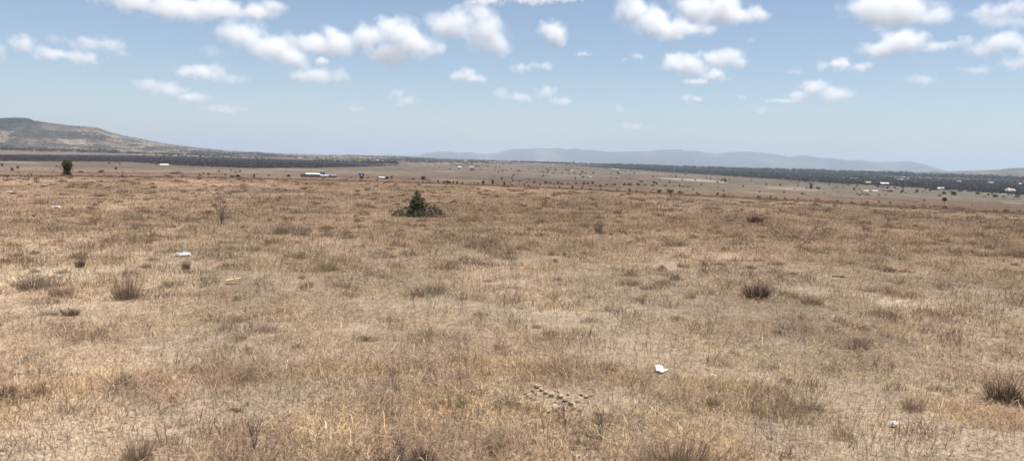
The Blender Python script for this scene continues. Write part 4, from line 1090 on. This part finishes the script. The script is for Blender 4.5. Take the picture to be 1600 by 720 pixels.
# low white wall before the tall dark tree, pale walls
def low_wall(px, py, wpx, hpx, lab, m, rmin=300):
    P, r = hit(px, py, rmin); s = r/F; w = wpx*s
    g = Geo(); n = max(2, int(w/3))
    g.box(-w/2, w/2, -.12, .12, -.5, hpx*s)
    for i in range(n+1):
        x = -w/2+w*i/n; g.box(x-.18, x+.18, -.17, .17, -.5, hpx*s+.08)
    o = obj('low_wall', g.mesh('low_wall'), m, None, P, -math.atan2(P[0], P[1])+.05); tag(o, lab, 'wall')
low_wall(1268, 296, 8, 1.0, 'low white wall at the foot of the tall dark narrow tree', M_white)
low_wall(1288, 297, 3, .9, 'short white wall right of the grey-brown bush', M_white)
low_wall(1580, 311, 22, .9, 'low pale wall near the right edge of the valley', M_spoil)
low_wall(911, 278.8, 8, .6, 'low pale wall left of the white lean-to roof', M_spoil)

P, r = hit(1578, 299.5, 300); s = r/F
tag(obj('spoil_heap', rough_blob('spoil_heap', 7*s, 4*s, 4*s, 31, 4, .25), M_spoil, None, P), 'pale heap of excavated earth at the right edge of the dark band', 'earth heap')

# the white compound
def compound():
    s0 = None
    def place(px, py, rr=None):
        return at_r(px, py, rr or 470)
    P, r = place(491, 276.5); s = r/F; az = math.atan2(P[0], P[1])
    # boundary wall
    g = Geo(); w = 40*s; g.box(-w/2, w/2, -.1, .1, -.5, 5*s)
    for i in range(11):
        x = -w/2+w*i/10; g.box(x-.15, x+.15, -.15, .15, -.5, 5*s+.1)
    o = obj('boundary_wall', g.mesh('boundary_wall'), M_greywall, None, P, -az); tag(o, 'grey block wall in front of the white compound', 'wall')
    def hs(px, py, wpx, hpx, roof, wm, rm, lab, rr, frac=.5, cat='house', name='house', nwin=2):
        P, r = at_r(px, py, rr); s = r/F
        root = obj(name, None, None, None, P, -math.atan2(P[0], P[1])); tag(root, lab, cat, 'buildings of the white compound')
        house_parts(root, wpx*s*.94, wpx*s*.55, hpx*s*(1-frac), roof, wm, rm, nwin, True, hpx*s*frac)
    hs(489, 275.8, 21, 6.2, 'mono', M_greywall, M_white, 'broad bright white lean-to roof at the left of the compound', 481, .42)
    hs(502.5, 275, 11, 10.2, 'mono', M_white, M_greyroof, 'tallest white block of the compound with a flat roof', 490, .08)
    hs(507, 276.8, 12, 4, 'mono', M_white, M_white, 'low white front room of the compound, right of the lean-to', 466, .2)
    hs(512.5, 274, 7, 5.6, 'mono', M_greywall, M_greyroof, 'grey-roofed shed right behind the tall white block', 500, .15, 'shed')
    hs(520, 274, 9, 4.6, 'mono', M_wall, M_greyroof, 'pale low shed, rightmost building of the compound', 505, .3, 'shed')
compound()

def tank_stand():
    P, r = at_r(565, 277.5, 470); s = r/F
    root = obj('water_tank_stand', None, None, None, P, -math.atan2(P[0], P[1])+.12)
    tag(root, 'blue water tanks raised on a dark green screened stand, right of the compound', 'water tank')
    w = 6*s
    g = Geo(); g.box(-w*.45, w*.45, -w*.4, w*.4, 0, 3.6*s); obj('screen', g.mesh('screen'), M_green, root)
    for sx in (-1, 1):
        for sy in (-1, 1):
            g = Geo(); g.box(sx*w*.5-.06, sx*w*.5+.06, sy*w*.45-.06, sy*w*.45+.06, -.4, 4.1*s); obj('leg', g.mesh('leg'), M_post, root)
    g = Geo(); g.box(-4.4*s, 4.4*s, -w*.5, w*.5, 4.0*s, 4.4*s); obj('platform', g.mesh('platform'), M_post, root)
    for i, x in enumerate((-2.4, 2.2)):
        bm = bmesh.new(); bmesh.ops.create_cone(bm, cap_ends=True, segments=24, radius1=1.9*s, radius2=1.75*s, depth=4.8*s)
        bmesh.ops.translate(bm, verts=bm.verts, vec=(x*s, 0, 4.4*s+2.4*s))
        me = bpy.data.meshes.new('tank'); bm.to_mesh(me); bm.free()
        t = obj('tank', me, M_blue, root)
        bm = bmesh.new(); bmesh.ops.create_cone(bm, cap_ends=True, segments=24, radius1=1.1*s, radius2=.6*s, depth=.7*s)
        bmesh.ops.translate(bm, verts=bm.verts, vec=(x*s, 0, 9.5*s))
        me = bpy.data.meshes.new('lid'); bm.to_mesh(me); bm.free(); obj('lid', me, M_white, t)
    g = Geo(); g.box(-.45*s, .45*s, -w*.42, -w*.30, 4.4*s, 9.0*s); obj('ladder_panel', g.mesh('ladder_panel'), M_white, root)
tank_stand()
house(596.5, 278.8, 9.5, 5, 'small shed with a bright white overhanging roof right of the blue tanks', 'mono', M_white, M_white, 'shed', r=465, roof_frac=.3, rz=.1)

# greenhouse strip and red bank on the left skyline
P, r = at_r(382, 239, 3100)
root = obj('greenhouse', None, None, None, P+np.array([0, 0, 2]), -math.atan2(P[0], P[1]))
tag(root, 'long white greenhouse roof on the skyline right of the left hill', 'greenhouse')
g = Geo(); s = r/F
g.box(-14*s, 14*s, -8, 8, -3, 1.2*s); obj('wall', g.mesh('wall'), M_brownroof, root)
g = Geo()
for i in range(8):
    x0 = -14*s+i*3.5*s; x1 = x0+3.5*s
    V = [(x0, -8.5, 1.2*s+.05), (x1, -8.5, 1.2*s+.05), ((x0+x1)/2, -8.5, 2.1*s), (x0, 8.5, 1.2*s+.05), (x1, 8.5, 1.2*s+.05), ((x0+x1)/2, 8.5, 2.1*s)]
    g.add(V, Q=[(0, 2, 5, 3), (2, 1, 4, 5), (0, 3, 4, 1)], T=[(0, 1, 2), (3, 5, 4)])
obj('roof', g.mesh('roof'), M_white, root)

# thin posts
for (px, py, h, lab) in ((192, 272, 8, 'thin dark upright post beyond the lone bush'), (1247, 305, 5, 'short thin post left of the tall dark narrow tree')):
    P, r = at_r(px, py, 140); s = r/F
    g = Geo(); g.tubes([(0, 0, -.3), (.01, 0, h*s*.5)], [(.01, 0, h*s*.5), (0, 0, h*s)], [.045, .042], [.042, .035], np.array([.1, .085, .075]), 8)
    tag(obj('post', g.mesh('post', True), M_twig, None, P), lab, 'post')

# the spreading tree on the rim
P, r = at_r(896, 258.5, 4100); s = r/F
root = obj('tree', None, None, None, P, 0, (3.6*s, 3.6*s, 5.5*s)); cm, tm = FB['t'][0]
obj('crown', cm, None, root); obj('trunk', tm, None, root)
tag(root, 'tree standing tallest on the dark rim right of centre', 'tree')

# ------------------------------------------------------------------ clouds: closed lumps of even vapour
CL = [
 ([(160, 2, 24, 8), (225, 6, 46, 15), (280, 8, 48, 18), (335, 10, 40, 16), (385, 10, 34, 12), (410, 2, 18, 8)], .8, 'long flat white cloud cut by the top edge at the left'),
 ([(45, 71, 17, 11), (62, 80, 16, 9)], .75, 'small white puff at the far left, left one of a touching pair'),
 ([(105, 88, 24, 8), (125, 90, 18, 9)], .7, 'low white puff right of and below its far-left partner'),
 ([(150, 70, 24, 9), (172, 74, 20, 12), (188, 83, 10, 5)], .5, 'faint grey-white cloud right of the far-left pair'),
 ([(88, 62, 12, 6)], .35, 'faintest wisp above the far-left pair'),
 ([(0, 82, 8, 13)], .5, 'sliver of cloud cut by the left edge'),
 ([(370, 55, 22, 18), (392, 60, 28, 22), (420, 72, 34, 18), (450, 85, 30, 13)], 1.0, 'bright white cloud sloping down to the right, left of the biggest cloud row'),
 ([(458, 66, 22, 13), (480, 72, 18, 10)], .55, 'greyish cloud bridging the sloping cloud and the long one'),
 ([(518, 54, 15, 14), (498, 68, 26, 13), (535, 70, 28, 16), (578, 58, 24, 18), (618, 50, 32, 20), (645, 66, 34, 19), (605, 82, 34, 15)], 1.0, 'longest white cloud with several tops, upper centre left'),
 ([(748, 22, 22, 17), (705, 42, 32, 20), (755, 48, 36, 26), (772, 62, 22, 20), (725, 32, 28, 16)], 1.0, 'big bright white cloud with a tall head, upper centre'),
 ([(495, 118, 34, 11), (525, 118, 16, 12), (478, 106, 14, 8)], .6, 'greyish dome of cloud under the long white cloud'),
 ([(502, 97, 8, 6)], .9, 'tiny bright knob of cloud on the greyish dome'),
 ([(315, 113, 32, 9), (335, 107, 16, 8)], .7, 'flat white cloud above and right of the slanting one'),
 ([(360, 124, 26, 7)], .35, 'pale smear trailing right of the flat white cloud'),
 ([(236, 135, 17, 9), (262, 141, 26, 11), (295, 150, 24, 7)], .6, 'slanting white cloud over the right end of the hill'),
 ([(352, 171, 30, 6)], .35, 'thin streak low over the left plain'),
 ([(333, 84, 15, 11)], .4, 'faint round puff left of the bright sloping cloud'),
 ([(725, 117, 17, 11), (738, 123, 20, 6), (712, 121, 12, 6)], .65, 'small white peak of cloud under the big tall-headed cloud'),
 ([(626, 147, 11, 8), (632, 157, 20, 8)], .5, 'small triangular puff low in the centre left'),
 ([(783, 145, 15, 11)], .55, 'small round puff left of the double low cloud'),
 ([(812, 153, 20, 7), (850, 145, 18, 10), (876, 158, 18, 6)], .6, 'low lumpy cloud just right of centre with a trailing right end'),
 ([(812, 108, 16, 7)], .55, 'small flat puff, left of two touching at centre'),
 ([(847, 103, 15, 7)], .6, 'small flat puff, right of two touching at centre'),
 ([(858, 45, 16, 12), (868, 55, 14, 16), (872, 66, 8, 7)], .9, 'compact white puff standing alone right of the tall-headed cloud'),
 ([(760, 2, 26, 6), (830, -2, 34, 7), (885, -3, 26, 5)], .7, 'thin flat cloud cut by the top edge above centre'),
 ([(992, 14, 28, 20), (1015, 30, 32, 22), (1045, 46, 36, 13), (1075, 48, 34, 8)], 1.0, 'large cloud at the top with a bulging left side'),
 ([(1095, 15, 34, 20), (1130, 10, 30, 20), (1152, 22, 30, 15), (1180, 26, 16, 7)], .95, 'right half of the large top cloud, tapering to a point'),
 ([(1058, 94, 17, 12), (1080, 103, 34, 12), (1125, 92, 28, 12), (1145, 98, 16, 8)], .9, 'two-humped white cloud right of centre'),
 ([(1116, 118, 21, 10), (1092, 127, 24, 4)], .65, 'small dome of cloud tucked under the two-humped cloud'),
 ([(1073, 153, 11, 5), (1088, 154, 11, 5)], .6, 'tiny flat cloud below the two-humped cloud'),
 ([(996, 88, 12, 6)], .5, 'tiny puff left of the two-humped cloud'), ([(975, 94, 6, 3)], .35, 'tiniest speck of cloud left of the tiny puff'),
 ([(911, 85, 11, 3)], .45, 'tiny flat streak right of the two touching puffs'),
 ([(966, 170, 7, 6)], .45, 'tiny puff low at centre right'),
 ([(990, 198, 26, 6)], .3, 'faint low streak just above the mountains'),
 ([(1187, 172, 13, 6)], .4, 'faint low puff right of centre'),
 ([(1160, 153, 8, 4)], .35, 'tiny faint speck between the tiny flat cloud and the dome-shaped one'),
 ([(1370, 8, 34, 18), (1410, 14, 40, 22), (1450, 28, 26, 11), (1395, 28, 40, 12)], .9, 'large cloud cut by the top edge at the right'),
 ([(1388, 76, 30, 10), (1408, 66, 26, 14), (1422, 72, 14, 14)], .9, 'bright white loaf-shaped cloud at the upper right'),
 ([(1470, 70, 22, 7), (1492, 68, 16, 8)], .6, 'flat cloud right of the loaf-shaped cloud'),
 ([(1308, 101, 22, 9), (1340, 106, 17, 7)], .75, 'small white cloud with two bumps, right'),
 ([(1272, 139, 24, 12), (1300, 147, 26, 10), (1252, 148, 18, 8)], .7, 'dome-shaped white cloud low on the right'),
 ([(1225, 158, 28, 3)], .3, 'thin streak left of the low dome-shaped cloud'), ([(1242, 112, 12, 4)], .3, 'faint wisp left of the two-bump cloud'),
 ([(1442, 124, 19, 8)], .5, 'small pale oval cloud low on the right'),
 ([(1562, 17, 28, 11), (1588, 10, 20, 12)], .75, 'white cloud in the top right corner'),
 ([(1572, 36, 30, 8)], .4, 'grey veil under the top right corner cloud'),
 ([(1550, 78, 28, 9), (1575, 68, 26, 13), (1600, 76, 22, 13)], .8, 'white cloud by the right edge with a peaked top'),
 ([(1585, 100, 28, 10), (1535, 107, 20, 5)], .4, 'pale grey cloud under the peaked one at the right edge'),
 ([(555, 170, 18, 5)], .3, 'faint smear low over the compound'), ([(1375, 47, 12, 5)], .3, 'faint wisp over the loaf-shaped cloud'),
 ([(1175, 62, 8, 4)], .3, 'faint wisp right of the large top cloud'),
]
def vapour(name, dens, ells, s, seed, dens_k):
    """even vapour thinned by billows: the density rises from the rim of each lobe inwards"""
    m, nt, out = mat_new(name)
    L = nt.links.new
    tc = nd(nt, 'ShaderNodeTexCoord')
    def math_(op, a, b=None, c=None):
        n = nd(nt, 'ShaderNodeMath', operation=op)
        for i_, q in enumerate((a, b, c)):
            if q is None: continue
            if isinstance(q, (int, float)): n.inputs[i_].default_value = q
            else: L(q, n.inputs[i_])
        return n.outputs[0]
    f = None
    for (cx, cyy, cz, rx, ry, rz) in ells:
        v = nd(nt, 'ShaderNodeVectorMath', operation='MULTIPLY_ADD')
        L(tc.outputs['Object'], v.inputs[0]); v.inputs[1].default_value = (1/rx, 1/ry, 1/rz); v.inputs[2].default_value = (-cx/rx, -cyy/ry, -cz/rz)
        ln = nd(nt, 'ShaderNodeVectorMath', operation='LENGTH'); L(v.outputs[0], ln.inputs[0])
        e = math_('SUBTRACT', 1.0, ln.outputs['Value'])
        f = e if f is None else math_('SMOOTH_MAX', f, e, .22)
    rm = sum(min(e[3], e[5]) for e in ells)/len(ells)
    tn = nd(nt, 'ShaderNodeTexNoise'); tn.inputs['Scale'].default_value = .75/rm; tn.inputs['Detail'].default_value = 6; tn.inputs['Roughness'].default_value = .6
    mp = nd(nt, 'ShaderNodeVectorMath', operation='ADD'); L(tc.outputs['Object'], mp.inputs[0]); mp.inputs[1].default_value = (seed*971.0, seed*313.0, 0)
    L(mp.outputs[0], tn.inputs['Vector'])
    e = math_('MULTIPLY_ADD', math_('SUBTRACT', tn.outputs['Fac'], .575 if dens_k < .85 else .545), 2.6 if dens_k < .85 else 2.2, f)
    mr = nd(nt, 'ShaderNodeMapRange', interpolation_type='SMOOTHSTEP')
    mr.inputs['From Min'].default_value = 0; mr.inputs['From Max'].default_value = .9
    mr.inputs['To Min'].default_value = 0; mr.inputs['To Max'].default_value = dens
    L(e, mr.inputs['Value'])
    v = nd(nt, 'ShaderNodeVolumePrincipled')
    v.inputs['Color'].default_value = (1, 1, 1, 1); v.inputs['Anisotropy'].default_value = .0
    L(mr.outputs['Result'], v.inputs['Density'])
    L(v.outputs[0], out.inputs['Volume'])
    m.cycles.volume_step_rate = .8
    return m

def cloud(i, blobs, op, label):
    low = max(b[1]+b[3] for b in blobs); cx = sum(b[0] for b in blobs)/len(blobs)
    r = min(1500.0/max(elev_tan(cx, low), .01), 30000); s = r/F
    ax = cx; ay = sum(b[1] for b in blobs)/len(blobs)
    d0 = ray(ax, ay); d0 = d0/math.hypot(d0[0], d0[1])
    O = Vector((d0[0]*r, d0[1]*r, EYE+d0[2]*r))
    rt = math.tan(ROLL); ells = []
    bm = bmesh.new()
    for q, (bx, by, rx, ry) in enumerate(blobs):
        X = (bx-ax)*s; Z = -(by-ay)*s+X*rt
        dep = max(rx*.75, ry); k = 1.50
        e = (X, random.uniform(-.3, .3)*dep*s, Z, rx*s*k, dep*s*k, ry*s*k); ells.append(e)
        mat = Matrix.Translation(e[:3]) @ Matrix.Diagonal((e[3]*1.03, e[4]*1.03, e[5]*1.03, 1))
        bmesh.ops.create_icosphere(bm, subdivisions=3, radius=1, matrix=mat)
    me = bpy.data.meshes.new('cloud'); bm.to_mesh(me); bm.free()
    o = bpy.data.objects.new('tmp', me); C.objects.link(o)
    mean_r = sum(min(b[2], b[3]) for b in blobs)/len(blobs)*s
    rmo = o.modifiers.new('r', 'REMESH'); rmo.mode = 'VOXEL'; rmo.voxel_size = mean_r/4
    dg = bpy.context.evaluated_depsgraph_get()
    m2 = bpy.data.meshes.new_from_object(o.evaluated_get(dg)); m2.name = 'cloud'
    bpy.data.objects.remove(o); bpy.data.meshes.remove(me)
    m2.materials.clear()
    dens = 3.0*op**1.7/(mean_r*2)
    m2.materials.append(vapour('cloud_vapour', dens, ells, s, i+1, op))
    ob = obj('cloud', m2, None, None, O, -math.atan2(O.x, O.y))
    tag(ob, label, 'cloud', 'fair-weather clouds')
for i, (b, op, lab) in enumerate(CL):
    cloud(i, b, op, lab)

# ------------------------------------------------------------------ haze
def haze():
    g = Geo(); g.box(-40000, 40000, -6000, 46000, -420, 520)
    m, nt, out = mat_new('warm_dusty_air')
    v = nd(nt, 'ShaderNodeVolumePrincipled')
    v.inputs['Color'].default_value = (.66, .77, .90, 1); v.inputs['Density'].default_value = HAZE
    v.inputs['Anisotropy'].default_value = .2
    nt.links.new(v.outputs[0], out.inputs['Volume'])
    o = obj('haze', g.mesh('haze'), m); tag(o, 'pale haze over the whole plain', 'haze', kind='stuff')
HAZE = 6.2e-5
haze()

# ------------------------------------------------------------------ light
SUN_EL = math.radians(74); SUN_AZ = math.radians(100)    # clockwise from +Y (view direction): near overhead, to the right
w = bpy.data.worlds.new('World'); scene.world = w; w.use_nodes = True
nt = w.node_tree; nt.nodes.clear()
sky = nt.nodes.new('ShaderNodeTexSky'); sky.sky_type = 'NISHITA'; sky.sun_disc = False
sky.sun_elevation = SUN_EL; sky.sun_rotation = SUN_AZ
sky.altitude = 1500; sky.air_density = 1.0; sky.dust_density = 2.0; sky.ozone_density = 1.2
bg = nt.nodes.new('ShaderNodeBackground'); bg.inputs['Strength'].default_value = .081
wo = nt.nodes.new('ShaderNodeOutputWorld')
tint = nt.nodes.new('ShaderNodeVectorMath'); tint.operation = 'MULTIPLY'; tint.inputs[1].default_value = (1.0, .985, .975)
nt.links.new(sky.outputs[0], tint.inputs[0]); nt.links.new(tint.outputs[0], bg.inputs[0]); nt.links.new(bg.outputs[0], wo.inputs['Surface'])
sd = bpy.data.lights.new('sun', 'SUN'); sd.energy = 5.0; sd.angle = math.radians(.53); sd.color = (1, .955, .89)
so = bpy.data.objects.new('sun', sd); C.objects.link(so)
sv = Vector((math.sin(SUN_AZ)*math.cos(SUN_EL), math.cos(SUN_AZ)*math.cos(SUN_EL), math.sin(SUN_EL)))
so.rotation_euler = sv.to_track_quat('Z', 'Y').to_euler(); so.location = (0, 0, 300)

vs = scene.view_settings
vs.view_transform = 'Standard'; vs.look = 'None'; vs.exposure = 0.68; vs.gamma = 1; vs.use_curve_mapping = False
cy = scene.cycles
cy.max_bounces = 12; cy.diffuse_bounces = 2; cy.glossy_bounces = 1; cy.transmission_bounces = 2; cy.transparent_max_bounces = 32
cy.volume_bounces = 12
cy.use_denoising = True
cy.filter_width = 1.7
cy.caustics_reflective = False; cy.caustics_refractive = False
